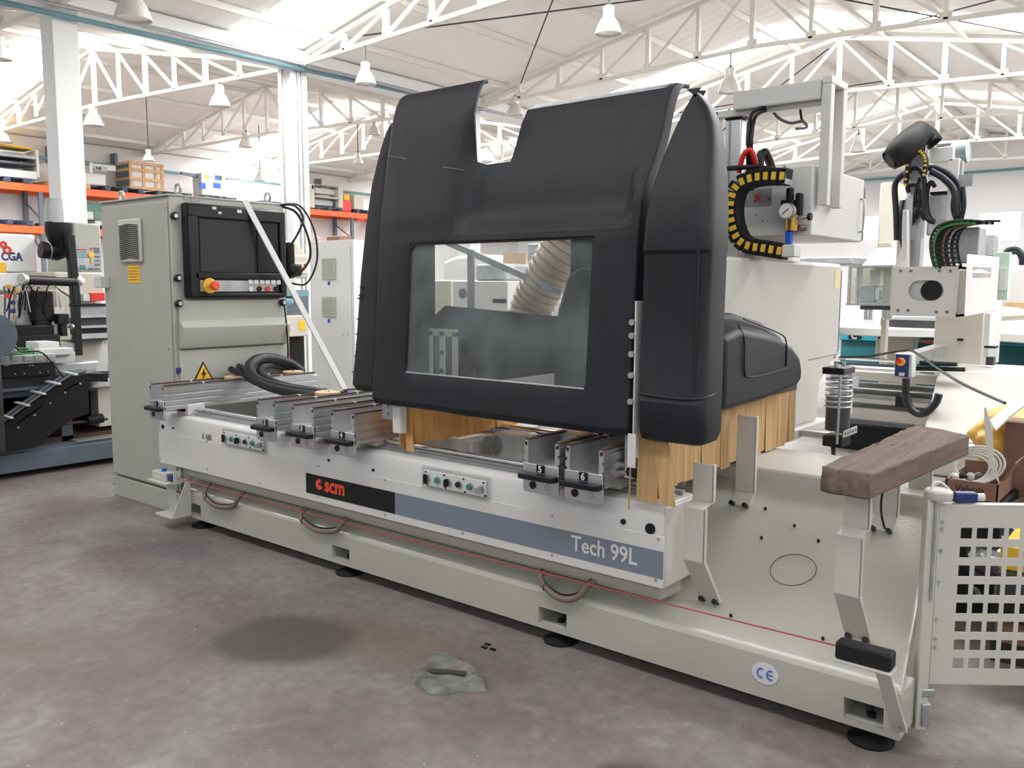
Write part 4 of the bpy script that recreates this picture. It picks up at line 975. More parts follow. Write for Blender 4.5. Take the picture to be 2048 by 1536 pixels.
# energy chain (C-shaped)
yc0, yc1 = 3.82, 3.90
ch = root('energy_chain', 'C-shaped black cable chain with yellow links beside the upper box', 'cable chain', (-1.8, 3.9, 1.69))
path = smooth([PY(1572, 352, yc0), PY(1530, 352, yc0), PY(1498, 357, yc0), PY(1474, 370, yc0), PY(1463, 395, yc0), PY(1460, 425, yc0), PY(1465, 455, yc0), PY(1477, 480, yc0), PY(1498, 492, yc0), PY(1530, 497, yc0), PY(1566, 503, yc0)], 8)
Ls = [0]
for a, b in zip(path, path[1:]): Ls.append(Ls[-1]+(b-a).length)
def at_len(s):
    for i in range(len(Ls)-1):
        if Ls[i] <= s <= Ls[i+1]:
            t = (s-Ls[i])/(Ls[i+1]-Ls[i]+1e-9); return path[i].lerp(path[i+1], t), (path[i+1]-path[i]).normalized()
    return path[-1], (path[-1]-path[-2]).normalized()
NL = 19; st_ = Ls[-1]/NL
for i in range(NL):
    p, t = at_len((i+.5)*st_); nrm = Vector((t.z, 0, -t.x)); hl = st_*.47; hh = .037
    def q4(hl, hh, y): return [Vector((p.x, y, p.z))+t*a*hl+nrm*b*hh for a, b in ((-1, -1), (1, -1), (1, 1), (-1, 1))]
    lk = obj('chain_link', hexa(BM(), q4(hl, hh, yc0), q4(hl, hh, yc1)), 'blackm', ch, .004)
    obj('yellow_insert', hexa(BM(), q4(hl*.62, hh*.48, yc0-.004), q4(hl*.62, hh*.48, yc0+.002)), 'yellow', lk, .002)
p = PY(1575, 342, 3.85); OB('end_bracket', (p.x-.01, yc0, p.z-.06), (p.x+.004, yc1, p.z+.02), 'galv', ch)
p = PY(1572, 503, 3.85); OB('end_bracket', (p.x-.01, yc0, 1.69), (p.x+.05, yc1, 1.745), 'white', ch, .004)
# frame and tray over the box
fy = 4.0
fx1 = PY(1638, 300, 4.03).x; fx2 = PY(1664, 300, 4.20).x; ft_ = 2.475
OB('frame_leg', (fx1, 4.03, 1.93), (fx1+.045, 4.08, ft_), 'white', g, .004)
OB('frame_leg', (fx1, 4.20, 1.93), (fx1+.045, 4.25, ft_), 'white', g, .004)
OB('frame_leg', (-2.03, 4.05, 1.69), (-1.99, 4.10, 2.42), 'white', g, .004)
OB('frame_cross_bar', (fx1, 4.03, ft_), (fx1+.045, 4.25, ft_+.035), 'white', g, .004)
OB('frame_cross_bar', (-2.03, 4.05, 2.385), (fx1, 4.085, 2.42), 'white', g, .004)
bm = BM(); tx0, tx1 = -1.90, fx1-.002; box(bm, (tx0, 4.02, 2.41), (tx1, 4.34, 2.415)); box(bm, (tx0, 4.02, 2.415), (tx1, 4.026, 2.495)); box(bm, (tx0, 4.334, 2.415), (tx1, 4.34, 2.52)); box(bm, (tx1-.006, 4.026, 2.415), (tx1, 4.334, 2.495)); box(bm, (tx0, 4.026, 2.415), (tx0+.006, 4.334, 2.49))
obj('cable_tray', bm, 'white', g, .002)
# pneumatic cylinder
p = PY(1452, 232, 4.07); q = PY(1480, 330, 4.07)
cyr = root('pneumatic_cylinder', 'upright aluminium pneumatic cylinder with black cap right of the hood', 'pneumatic cylinder', ((p.x+q.x)/2, 4.1, 1.69))
OB('cylinder_barrel', (p.x, 4.07, q.z-.25), (q.x, 4.13, p.z-.02), 'alu', cyr, .006)
OB('cylinder_rail', (p.x+.018, 4.062, q.z-.2), (p.x+.026, 4.07, p.z-.03), 'alu_d', cyr)
OB('cylinder_head', (p.x-.004, 4.065, p.z-.02), (q.x+.006, 4.135, p.z+.02), 'black', cyr, .004)
for dx in (.0, .05): obj('head_bolt', cyl(BM(), (p.x+.008+dx, 4.09, p.z+.02), (p.x+.008+dx, 4.09, p.z+.034), .008, n=8), 'black', cyr)
OB('cylinder_foot', (p.x-.01, 4.06, 1.69), (q.x+.01, 4.14, q.z-.25), 'cream', cyr, .004)
OB('spindle_carriage', (-2.35, 3.30, 1.60), (-1.86, 3.70, 2.0), 'blackm', g, .01)
def gc_(pts, r, m, label):
    return cable('gantry_cable', [PY(u, v, y) for u, v, y in pts], r, m, label, 'cable', None)
gc_([(1497, 380, 3.95), (1496, 310, 3.9), (1497, 262, 3.9), (1505, 226, 3.95), (1530, 214, 4.05)], .010, 'black', 'black cable rising beside the pneumatic cylinder to the white tray')
gc_([(1504, 380, 3.95), (1503, 310, 3.9), (1504, 268, 3.9), (1512, 232, 3.95), (1540, 218, 4.1)], .009, 'black', 'second black cable rising to the white tray')
gc_([(1478, 345, 3.9), (1486, 312, 3.88), (1500, 300, 3.88), (1509, 318, 3.9), (1512, 345, 3.95)], .013, 'redp', 'red hose arching above the cable chain')
gc_([(1520, 345, 4.0), (1520, 318, 4.0), (1528, 305, 4.02), (1538, 320, 4.05), (1545, 345, 4.1)], .022, 'black', 'short fat black corrugated hose behind the cable chain')
gc_([(1540, 214, 4.1), (1556, 235, 4.1), (1580, 246, 4.12), (1606, 243, 4.12), (1612, 255, 4.12), (1590, 258, 4.1)], .007, 'slate', 'loose blue-black wires dangling under the white tray')
gc_([(1600, 214, 4.15), (1604, 240, 4.15), (1614, 250, 4.15), (1613, 258, 4.15)], .006, 'black', 'black wire dangling from the right end of the tray')
gc_([(1440, 338, 3.75), (1470, 336, 3.8), (1510, 334, 3.9), (1550, 340, 3.95), (1570, 345, 3.95)], .012, 'black', 'black cable lying along the top run of the chain')
# inside the hood: spindle, frames
a = PY(915, 495, 3.75); b = PY(1115, 580, 3.75)
obj('diagonal_bar', bar(BM(), PY(880, 478, 3.75), PY(1122, 585, 3.75), .035, .02, up=(0, 1, 0)), 'alu_d', g)
OB('vertical_bar', (PY(934, 500, 3.6).x, 3.6, PY(934, 675, 3.6).z), (PY(945, 500, 3.6).x, 3.62, PY(934, 500, 3.6).z), 'alu_d', g, .002)
p = PY(930, 677, 3.55); OB('sensor_block', (p.x-.02, 3.52, p.z-.09), (p.x+.05, 3.6, p.z), 'slate', g, .008)
p = PY(890, 665, 3.62); q = PY(944, 712, 3.62); OB('sensor_plate', (p.x, 3.62, q.z), (q.x, 3.63, p.z), 'alu', g, .002)
# dark inner back guard
bm = BM(); prism(bm, [(-3.45, .98), (-3.45, 1.385), (-3.36, 1.445), (-2.50, 1.40), (-2.50, .98)], 'y', 3.52, 3.54)
obj('inner_guard', bm, 'hood2', g, .004)
hexa_ = BM(); prism(hexa_, [(-2.295, 1.02), (-2.295, 1.30), (-2.275, 1.45), (-2.225, 1.60), (-2.16, 1.635), (-1.95, 1.62), (-1.95, 1.02)], 'y', 3.1, 3.3); obj('spindle_guard', hexa_, 'hood', g, .02)
OB('inner_post', (PY(1144, 487, 3.3).x, 3.3, 1.60), (PY(1161, 487, 3.3).x, 3.34, 2.1), 'cream', g, .004)
OB('inner_side_guard', (-3.13, 2.95, 1.05), (-3.11, 3.19, 1.90), 'hood', g, .004)
# perforated bracket plate low left
bm = BM(); y_ = 3.05
for a, b in (((-3.02, 1.31), (-2.83, 1.345)), ((-2.95, 1.06), (-2.915, 1.33)), ((-2.865, 1.06), (-2.83, 1.33)), ((-3.02, 1.06), (-3.0, 1.33))): box(bm, (a[0], y_, a[1]), (b[0], y_+.006, b[1]))
lbp = obj('slotted_bracket', bm, 'beige', g)
for z in (1.23, 1.14): obj('plate_bolt', cyl(BM(), (-2.932, y_-.006, z), (-2.932, y_, z), .011, n=10), 'black', lbp)
bm = BM(); prism(bm, [(-2.82, 1.045), (-2.82, 1.075), (-2.10, 1.20), (-2.10, 1.12)], 'y', 3.25, 3.27); obj('lower_cross_plate', bm, 'white', g, .002)
# ribbed extraction hose seen through the window
hp_ = smooth([PY(1150, 400, 3.9), PY(1138, 470, 3.88), PY(1112, 520, 3.85), PY(1085, 570, 3.85), PY(1062, 620, 3.85), PY(1050, 680, 3.8), PY(1050, 760, 3.7), Vector((-2.45, 3.55, .97))], 10)
eh = root('extraction_hose', 'fat cream ribbed dust extraction hose hanging inside the hood, seen through the window', 'hose', (-2.3, 3.7, .95))
obj('hose_wall', tube(BM(), hp_, .118, 24, cap=False), 'hosec', eh)
Lh = [0]
for a, b in zip(hp_, hp_[1:]): Lh.append(Lh[-1]+(b-a).length)
bm = BM(); pts = []; turns = Lh[-1]/.040; N_ = int(turns*22)
up0 = Vector((0, 1, 0))
for k_ in range(N_):
    s = Lh[-1]*k_/N_; i = max(j for j in range(len(Lh)) if Lh[j] <= s); i = min(i, len(hp_)-2)
    t = (s-Lh[i])/(Lh[i+1]-Lh[i]); p = hp_[i].lerp(hp_[i+1], t); d = (hp_[i+1]-hp_[i]).normalized()
    e1 = d.cross(up0).normalized(); e2 = e1.cross(d); a = 2*pi*k_/22; pts.append(p+(e1*cos(a)+e2*sin(a))*.122)
obj('hose_spiral', tube(bm, pts, .005, 6), mat('hose_rib_brown', (.34, .22, .14), .4), eh)
# second translucent hose under hood near supports 5/6
hz2 = smooth([Vector((-2.55, 3.5, .90)), Vector((-2.35, 3.35, .88)), Vector((-2.2, 3.3, .95)), Vector((-2.1, 3.35, 1.02))], 8)
# ================================================================== SLEEPER, GATE
bm = BM(); random.seed(5)
SX0, SX1, SY0, SY1, SZ0, SZ1 = -.968, -.806, 2.77, 3.93, .888, .972
ny, nx, nz = 26, 6, 4
def spt(i, j, k_):
    x = SX0+(SX1+.075*j/ny-SX0)*i/nx; y = SY0+(SY1-.14*i/nx-SY0)*j/ny; z = SZ0+(SZ1-SZ0)*k_/nz
    if i == 0: x -= random.uniform(-.004, .005)
    if k_ == nz: z += random.uniform(-.004, .002)
    if j == 0: y += random.uniform(-.008, .004)+(.018 if i == 0 else 0)+(.012 if k_ == nz else 0)
    return Vector((x, y, z))
V = {}
for i in range(nx+1):
    for j in range(ny+1):
        for k_ in range(nz+1):
            if i in (0, nx) or j in (0, ny) or k_ in (0, nz): V[i, j, k_] = bm.verts.new(spt(i, j, k_))
for i in range(nx):
    for j in range(ny):
        for k_ in (0, nz): bm.faces.new((V[i, j, k_], V[i+1, j, k_], V[i+1, j+1, k_], V[i, j+1, k_]))
    for k_ in range(nz):
        for j in (0, ny): bm.faces.new((V[i, j, k_], V[i+1, j, k_], V[i+1, j, k_+1], V[i, j, k_+1]))
for j in range(ny):
    for k_ in range(nz):
        for i in (0, nx): bm.faces.new((V[i, j, k_], V[i, j+1, k_], V[i, j+1, k_+1], V[i, j, k_+1]))
slp = root('timber_sleeper', 'weathered brown timber sleeper lying across the cream support legs', 'wood beam', ((SX0+SX1)/2, (SY0+SY1)/2, SZ0))
obj('timber', bm, 'sleeper', slp, .006, 2, 50)
for u, v in ((1755, 888), (1785, 890), (1811, 890), (1790, 873), (1890, 849), (1858, 849), (1947, 847)):
    c = PZ(u, v, SZ1-.001)
    if SX0 < c.x < SX1 and SY0 < c.y < SY1: obj('nail_hole', cyl(BM(), (c.x, c.y, SZ1-.003), (c.x, c.y, SZ1+.001), .006, n=8), 'blackm', slp)
# gate
gh = Vector((-.695, 3.10, 0)); ga = radians(38); gd = Vector((cos(ga), sin(ga), 0)); gn = Vector((-sin(ga), cos(ga), 0))
gt = root('perforated_gate', 'cream sheet metal gate with rows of square holes, at the right picture edge', 'gate', gh)
def gp(s, n_, z): return gh+gd*s+gn*n_+Vector((0, 0, z))
def gbox(bm, s0, s1, n0, n1, z0, z1, zt1=None, zb1=None):
    zt1 = z1 if zt1 is None else zt1; zb1 = z0 if zb1 is None else zb1
    return hexa(bm, [gp(s0, n0, z0), gp(s1, n0, zb1), gp(s1, n1, zb1), gp(s0, n1, z0)], [gp(s0, n0, z1), gp(s1, n0, zt1), gp(s1, n1, zt1), gp(s0, n1, z1)])
bm = BM(); GL = .62; gz0, gz1 = .195, .825
ncol, nrow = 8, 8; hw = .038; sx0, dx = .098, .0535; sz0, dz = .262, .0655
ss = [.028]; zz = [gz0]
for c_ in range(ncol): ss += [sx0+c_*dx, sx0+c_*dx+hw]
ss.append(GL)
for r_ in range(nrow): zz += [sz0+r_*dz-.01, sz0+r_*dz-.01+hw]
zz.append(gz1)
for i in range(len(ss)-1):
    for j in range(len(zz)-1):
        if i % 2 == 1 and j % 2 == 1 and i < 2*ncol and j < 2*nrow+1: continue
        gbox(bm, ss[i], ss[i+1], 0, .002, zz[j], zz[j+1])
bmesh.ops.remove_doubles(bm, verts=bm.verts, dist=.0001)
obj('perforated_sheet', bm, 'cream', gt, flat=True)
bm = BM(); gbox(bm, .020, .030, -.004, .035, gz0, gz1); gbox(bm, .02, GL, .0, .035, gz1-.003, gz1+.003); gbox(bm, .02, GL, .0, .035, gz0-.003, gz0+.003); obj('folded_rim', bm, 'cream', gt, .002)
bm = BM(); gbox(bm, -.022, .018, -.01, .03, .03, .86); obj('hinge_post', bm, 'cream', gt, .005)
bm = BM(); cyl(bm, gp(.004, -.014, .845), gp(.004, -.014, .50), .006, n=8); obj('hinge_pin', bm, 'galv', gt)
bm = BM(); lathe(bm, [(.042, .845), (.045, .85), (.045, .872), (.038, .878)], gp(.02, .01, 0)); obj('post_cap', bm, 'cream', gt)
for z in (.77, .745, .67, .56, .43, .36, .33): obj('rivet', cyl(BM(), gp(.032, -.008, z), gp(.032, .0, z), .006, n=8), 'galv', gt)
bm = BM(); gbox(bm, .075, .15, -.0, .035, .832, .868); obj('interlock_switch', bm, 'navy', gt, .006)
obj('switch_gland', cyl(BM(), gp(.15, .017, .85), gp(.175, .017, .85), .014, n=12), 'white', gt)
bm = BM(); gbox(bm, -.004, .025, -.02, .01, .05, .13); gbox(bm, -.004, .04, -.012, -.004, .15, .18); obj('lower_latch', bm, 'galv', gt, .004)
OT('post_cable', [gp(-.01, .0, .86), gp(.0, .01, .895), gp(.03, .02, .90), gp(.06, .02, .875)], .004, 'white', gt, 6)
# things behind the gate, seen through its holes
random.seed(21)
for i in range(9):
    x = -.50+.13*i; z = .0+.075*(i % 4); yy = 4.0+.12*(i % 3)
for lvl in range(5):
    for i in range(4):
        x0 = -.62+i*.22+random.uniform(-.03, .03); yy = 3.95+random.uniform(-.05, .05); z0 = lvl*.10
        o_ = obj('steel_section', box(BM(), (x0, yy, z0), (x0+.17, yy+1.3, z0+.10)), ('dark_steel', 'blackm', 'yellow', 'cardboard', 'dark_steel')[(lvl*3+i*2) % 5], bevel=.006,
            label='one of the stacked sections seen through the gate holes', cat='metal section', group='stacked sections behind the perforated gate')
OB('cable_box', (-1.05, 5.15, 0), (-.55, 5.6, .55), 'blackm', label='black box behind the brown carton of cables', cat='box')
# carton of cables
c0 = PZ(1893, 968, .42); c1 = PZ(1984, 985, .42)
cb = root('cable_carton', 'open brown cardboard carton full of coiled cables behind the timber sleeper', 'box', (-1.0, 4.75, .28))
cx_a, cx_b, cy_a, cy_b, cz_a, cz_b = -.98+.0, -.73, 4.45, 4.85, .45, .58
a = PY(1893, 944, 4.45); b = PY(1985, 1000, 4.45); print('carton', a, b)
cx_a, cx_b, cz_a, cz_b = a.x, b.x+.02, b.z-.02, a.z-.03
bm = BM(); t = .006
for q in (((cx_a, cy_a, cz_a), (cx_b, cy_a+t, cz_b)), ((cx_a, cy_b-t, cz_a), (cx_b, cy_b, cz_b+.03)), ((cx_a, cy_a, cz_a), (cx_a+t, cy_b, cz_b)), ((cx_b-t, cy_a, cz_a), (cx_b, cy_b, cz_b)), ((cx_a, cy_a, cz_a), (cx_b, cy_b, cz_a+t))): box(bm, *q)
obj('carton_body', bm, 'cardboard', cb)
bm = BM(); hexa(bm, [(cx_b, cy_a, cz_b-.005), (cx_b+.005, cy_a, cz_b), (cx_b+.005, cy_b, cz_b), (cx_b, cy_b, cz_b-.005)], [(cx_b+.06, cy_a, cz_b+.11), (cx_b+.065, cy_a, cz_b+.11), (cx_b+.065, cy_b, cz_b+.11), (cx_b+.06, cy_b, cz_b+.11)]); obj('carton_flap', bm, 'cardboard', cb)
text('writing', 'Valvula', .05, (cx_a+.04, cy_a-.001, cz_b-.055), 'blackm', cb, sx=.9); text('writing', 'Reparar', .05, (cx_a+.05, cy_a-.001, cz_b-.105), 'blackm', cb, sx=.9)
OB('pallet_stand', (cx_a-.1, cy_a-.02, 0), (cx_b+.02, cy_b+.05, cz_a), 'blackm', bevel=.01, label='dark low stand under the brown carton', cat='stand')
for i in range(5):
    r0 = .075+.008*i; c = Vector(((cx_a+cx_b)/2-.04+.008*i, cy_a+.18, cz_b+.03+.006*i)); pts = []
    for k_ in range(33):
        a = 2*pi*k_/32; pts.append(c+Vector((r0*cos(a), .06*sin(a)+.02*cos(2*a), r0*.75*sin(a))))
    obj('coiled_cable', tube(BM(), pts, .006, 6), 'cable_w', label='loop of grey-white cable coiled in the brown carton', cat='cable', group='coils of cable in the carton')
for i in range(4):
    c = PY(1905+i*14, 940-i*6, 4.5); obj('carton_part', lathe(BM(), [(.012, 0), (.02, .01), (.02, .03), (.01, .04)], (c.x, 4.55+.03*i, cz_b-.03), 10), ('paper', 'blackm', 'cable_w', 'slate')[i], label='small loose plug lying in the brown carton', cat='plug', group='loose plugs in the carton')
# yellow bag and sheets
def blob(name, c, s, m, label, cat, amp=.25, seed=1, kind=None):
    bm = BM(); bmesh.ops.create_icosphere(bm, subdivisions=4, radius=1); rnd = random.Random(seed); ph = [rnd.uniform(0, 6.3) for _ in range(9)]
    for v in bm.verts:
        p = v.co; f = 1+amp*(.5*sin(3*p.x+ph[0])*cos(4*p.y+ph[1])+.35*sin(7*p.z+ph[2]+2*p.x)+.2*sin(13*p.y+ph[3]+5*p.z)+.12*sin(23*p.x+ph[4]+11*p.z))
        v.co = Vector((c[0]+p.x*s[0]*f, c[1]+p.y*s[1]*f, max(c[2]+p.z*s[2]*f, .004)))
    return obj(name, bm, m, ang=70, label=label, cat=cat)
c = PY(2015, 862, 5.3); blob('plastic_bag', (c.x, 5.3, c.z-.05), (.15, .2, .17), 'ybag', 'crumpled yellow plastic bag behind the brown carton', 'bag', .3, 3)
c = PY(2030, 965, 4.6); blob('plastic_wrap', (c.x+.06, 4.65, .24), (.26, .3, .26), 'silver', 'heap of shiny silver plastic film at the right edge above the gate', 'plastic film', .3, 8)
bm = BM(); pl_ = [PY(1992, 862, 4.7), PY(2020, 835, 4.75), PY(2060, 805, 4.8)]; pr_ = [PY(1980, 842, 5.0), PY(2010, 818, 5.05), PY(2060, 790, 5.1)]
for i in range(2): hexa(bm, [pl_[i], pl_[i+1], pr_[i+1], pr_[i]], [p+Vector((0, 0, .006)) for p in (pl_[i], pl_[i+1], pr_[i+1], pr_[i])])
OB('stack_of_goods', (pl_[1].x-.05, 4.95, 0), (pl_[2].x+.4, 5.15, pl_[1].z-.05), 'cardboard', label='brown stack under the white sheet at the right edge', cat='box')
obj('curled_sheet', bm, 'paper', solid=.002, label='white curled sheet lying at the right edge, above the yellow bag', cat='sheet')
bm = BM(); ps = [PY(1970, 815, 4.4), PY(1977, 860, 4.4), PY(1980, 910, 4.4), PY(1988, 940, 4.4), PY(1998, 966, 4.4)]; ws = (.004, .016, .014, .010, .002)
for i in range(4):
    hexa(bm, [ps[i]+Vector((-ws[i], 0, 0)), ps[i]+Vector((ws[i], 0, 0)), ps[i]+Vector((ws[i], .003, 0)), ps[i]+Vector((-ws[i], .003, 0))], [ps[i+1]+Vector((-ws[i+1], 0, 0)), ps[i+1]+Vector((ws[i+1], 0, 0)), ps[i+1]+Vector((ws[i+1], .003, 0)), ps[i+1]+Vector((-ws[i+1], .003, 0))])
obj('plastic_strip', bm, 'cable_w', label='thin pale plastic strip standing in front of the carton', cat='plastic strip')
# lubricator
lb = root('oil_lubricator', 'clear ribbed oil reservoir with black cap and perforated bracket, mounted beside the column', 'lubricator', (-1.49, 4.62, .80))
lx, ly = -1.48, 4.60
p = PX(1680, 735, lx); q = PX(1672, 868, lx); ly = p.y; zt, zb_ = p.z+.0, q.z; print('lub', p, q)
OB('top_cap', (lx-.06, ly-.09, zt-.03), (lx+.05, ly+.09, zt+.005), 'black', lb, .006)
for d_ in (-.06, .06): obj('cap_bolt', cyl(BM(), (lx, ly+d_, zt), (lx, ly+d_, zt+.025), .010, n=8), 'galv', lb)
obj('clear_body', lathe(BM(), [(.065, zb_+.15-.0), (.065, zt-.03)], (lx, ly, 0), 20), 'glass', lb)
for i in range(6): obj('body_ring', torus(BM(), (lx, ly, zt-.06-.028*i), .062, .006, 'z', 22, 6), 'galv', lb)
obj('oil', lathe(BM(), [(.060, zb_+.02), (.060, zb_+.19)], (lx, ly, 0), 20), 'dark_steel', lb)
OB('scale_strip', (lx+.045, ly+.045, zb_+.10), (lx+.05, ly+.065, zt-.10), 'paper', lb)
for d_ in (-.08, .08): obj('tie_rod', cyl(BM(), (lx+.03, ly+d_, zb_-.04), (lx+.03, ly+d_, zt-.02), .007, n=8), 'galv', lb)
pb2 = OB('perforated_strap', (lx+.065, ly-.11, zb_-.0), (lx+.07, ly+.10, zb_+.035), 'galv', lb)
for i in range(5): obj('strap_hole', cyl(BM(), (lx+.069, ly-.085+.04*i, zb_+.018), (lx+.0715, ly-.085+.04*i, zb_+.018), .006, n=8), 'blackm', pb2)
OB('upper_clip', (lx+.06, ly+.0, zt-.10), (lx+.066, ly+.10, zt-.05), 'galv', lb)
OB('lower_block', (lx-.05, ly-.07, zb_-.06), (lx+.05, ly+.07, zb_-.005), 'blackm', lb, .006)
OB('bracket_arm', (gx-.02, ly-.02, zb_-.03), (lx-.04, ly+.02, zb_+.0), 'galv', lb)
OT('oil_hose', [(lx, ly-.05, zb_-.05), (lx+.02, ly-.09, zb_-.12), (lx, ly-.06, zb_-.17), (lx-.05, ly, zb_-.16)], .012, 'black', lb, 8)
# ================================================================== FAR RIGHT MACHINES
def fbox(name, u0, v0, u1, v1, Y, dp, m, parent=None, bev=0., **k):
    bev = k.pop('bevel', bev); p = PY(u0, v0, Y); q = PY(u1, v1, Y); return OB(name, (p.x, Y, q.z), (q.x, Y+dp, p.z), m, parent, bev, **k)
def sbox(name, u0, v0, u1, v1, X, dp, m, parent=None, bev=0., **k):
    p = PX(u0, v0, X); q = PX(u1, v1, X); return OB(name, (X-dp, p.y, min(q.z, PX(u0, v1, X).z)), (X, q.y, p.z), m, parent, bev, **k)
def pc(name, pts, Y, r, m, parent=None, n=8, **k):
    return OT(name, [PY(a[0], a[1], Y if len(a) < 3 else a[2]) for a in pts], r, m, parent, n, **k)
m2 = root('second_machine', 'cream machining centre at the right rear with a round hole in its square head', 'machine', (-1.8, 8.8, 0))
Y2 = 8.3
zb2_ = PY(1700, 850, Y2).z
bm = BM(); p0 = PY(1690, 740, Y2); pe = PY(1885, 740, Y2)
fbox('bed_front', 1660, 738, 1885, 772, Y2, .6, 'cream', m2, .01)
fbox('bed_step', 1660, 772, 1890, 790, Y2-.04, .6, 'white', m2, .01)
fbox('bed_recess', 1660, 790, 1880, 800, Y2+.05, .4, 'galv', m2)
fbox('bed_rib', 1660, 800, 1888, 810, Y2-.02, .5, 'cream', m2, .005)
fbox('bed_skirt', 1660, 810, 1900, 858, Y2+.02, .5, 'cream', m2, .01)
fbox('skirt_slot', 1660, 836, 1828, 850, Y2+.0, .03, 'slate', m2)
fbox('cable_duct_mouth', 1791, 791, 1810, 816, Y2-.06, .05, 'black', m2, .004)
OB('bed_plinth', (PY(1660, 860, Y2).x, Y2+.15, 0), (PY(1880, 860, Y2).x, Y2+.7, PY(1700, 858, Y2).z), 'blackm', m2)
# sloping side of the base, right
bm = BM(); lo = [PY(1885, 990, 7.4), PY(2200, 990, 7.4), PY(2200, 990, 7.4)+Vector((0, 1.8, 0)), PY(1885, 990, 7.4)+Vector((0, 1.8, 0))]
A0, A1 = PY(1880, 737, 8.25), PY(2240, 745, 8.25)
b0, b1 = PY(1790, 862, 7.7), PY(2240, 900, 7.7)
hexa(bm, [(b0.x, 7.7, 0), (b1.x, 7.7, 0), (b1.x, 9.2, 0), (b0.x, 9.2, 0)], [(b0.x, 7.7, b0.z-.05), (b1.x, 7.7, b0.z-.05), (b1.x, 9.2, b0.z-.05), (b0.x, 9.2, b0.z-.05)])
obj('base_foot', bm, 'cream', m2, .02)
bm = BM(); hexa(bm, [(A0.x, 7.75, b0.z-.05), (A1.x, 7.75, b0.z-.05), (A1.x, 9.1, b0.z-.05), (A0.x, 9.1, b0.z-.05)], [(A0.x, 8.2, A0.z), (A1.x, 8.2, A0.z), (A1.x, 9.1, A0.z), (A0.x, 9.1, A0.z)])
obj('sloping_base_plate', bm, 'cream', m2, .02, 3)
for v in (719, 727, 735): 
    p = PY(1660, v, Y2+.1); q = PY(1800, v-2, Y2+.1); obj('guide_rail', cyl(BM(), (p.x, Y2+.1+.12*(735-v)/8, p.z), (q.x+.3, Y2+.1+.12*(735-v)/8, p.z), .014, n=8), 'steel' if v != 727 else 'dark_steel', m2)
# column, head
fbox('machine_column', 1872, 600, 1962, 732, 8.9, .55, 'beige', m2, .01)
fbox('column_side_strip', 1962, 625, 1976, 732, 8.92, .5, 'white', m2, .01)
fbox('column_slot', 1914, 677, 1926, 682, 8.89, .01, 'black', m2)
# head plate with obround hole
hp0 = PY(1785, 534, 8.2); hp1 = PY(1911, 634, 8.2); x0, x1, zt, zb_ = hp0.x, hp1.x, hp0.z, hp1.z
ca = PY(1838, 581, 8.2); cb_ = PY(1860, 581, 8.2); rr = (PY(1860, 561, 8.2).z-PY(1860, 602, 8.2).z)/2; czc = ca.z
hole = [(cb_.x+.02+rr*cos(t), czc+rr*sin(t)) for t in [-pi/2+pi*i/12 for i in range(13)]]+[(ca.x+rr*cos(t), czc+rr*sin(t)) for t in [pi/2+pi*i/12 for i in range(13)]]
mx, mz = (x0+x1)/2, (zt+zb_)/2; outer = []
for hx, hz_ in hole:
    dx_, dz_ = hx-mx, hz_-czc; s1 = min(((x1-mx)/dx_ if dx_ > 0 else (x0-mx)/dx_) if abs(dx_) > 1e-6 else 1e9, ((zt-czc)/dz_ if dz_ > 0 else (zb_-czc)/dz_) if abs(dz_) > 1e-6 else 1e9)
    outer.append((mx+dx_*s1, czc+dz_*s1))
bm = BM(); n_ = len(hole)
Hf = [bm.verts.new((x, 8.2, z)) for x, z in hole]; Of = [bm.verts.new((x, 8.2, z)) for x, z in outer]
Hb = [bm.verts.new((x, 8.24, z)) for x, z in hole]; Ob = [bm.verts.new((x, 8.24, z)) for x, z in outer]
for i in range(n_):
    j = (i+1) % n_
    for q in ((Hf[i], Hf[j], Of[j], Of[i]), (Hb[i], Ob[i], Ob[j], Hb[j]), (Hf[i], Hb[i], Hb[j], Hf[j]), (Of[i], Of[j], Ob[j], Ob[i])): bm.faces.new(q)
for i in range(n_):
    j = (i+1) % n_; (ax_, az_), (bx_c, bz_c) = outer[i], outer[j]
    if abs(ax_-bx_c) > 1e-5 and abs(az_-bz_c) > 1e-5:
        kx, kz = (ax_ if abs(ax_-x0) < 1e-5 or abs(ax_-x1) < 1e-5 else bx_c), (az_ if abs(az_-zt) < 1e-5 or abs(az_-zb_) < 1e-5 else bz_c)
        for yv, A_, B_ in ((8.2, Of[i], Of[j]), (8.24, Ob[i], Ob[j])): bm.faces.new((A_, bm.verts.new((kx, yv, kz)), B_))
hp_l = obj('head_front_plate', bm, 'white', m2, flat=True)
OB('inner_plate', (x0+.02, 8.25, zb_+.02), (x1-.02, 8.26, zt-.02), 'white', hp_l)
bm = BM(); box(bm, (x0, 8.24, zt-.02), (x1, 8.7, zt)); box(bm, (x0, 8.24, zb_), (x1, 8.7, zb_+.02)); box(bm, (x0, 8.24, zb_), (x0+.02, 8.7, zt)); box(bm, (x1-.02, 8.24, zb_), (x1, 8.7, zt)); box(bm, (x0, 8.5, zb_), (x1, 8.52, zt))
obj('head_housing', bm, 'cream', m2)
c = PY(1857, 581, 8.23); obj('spindle_opening', cyl(BM(), (cb_.x+.0, 8.235, czc), (cb_.x+.0, 8.255, czc), rr*.97, n=28), 'black', m2)
for u, v in ((1801, 542), (1822, 542), (1879, 542), (1901, 542), (1796, 621), (1816, 621), (1873, 624), (1894, 624)):
    c = PY(u, v, 8.2); obj('plate_bolt', cyl(BM(), (c.x, 8.195, c.z), (c.x, 8.2, c.z), .013, n=10), 'slate', m2)
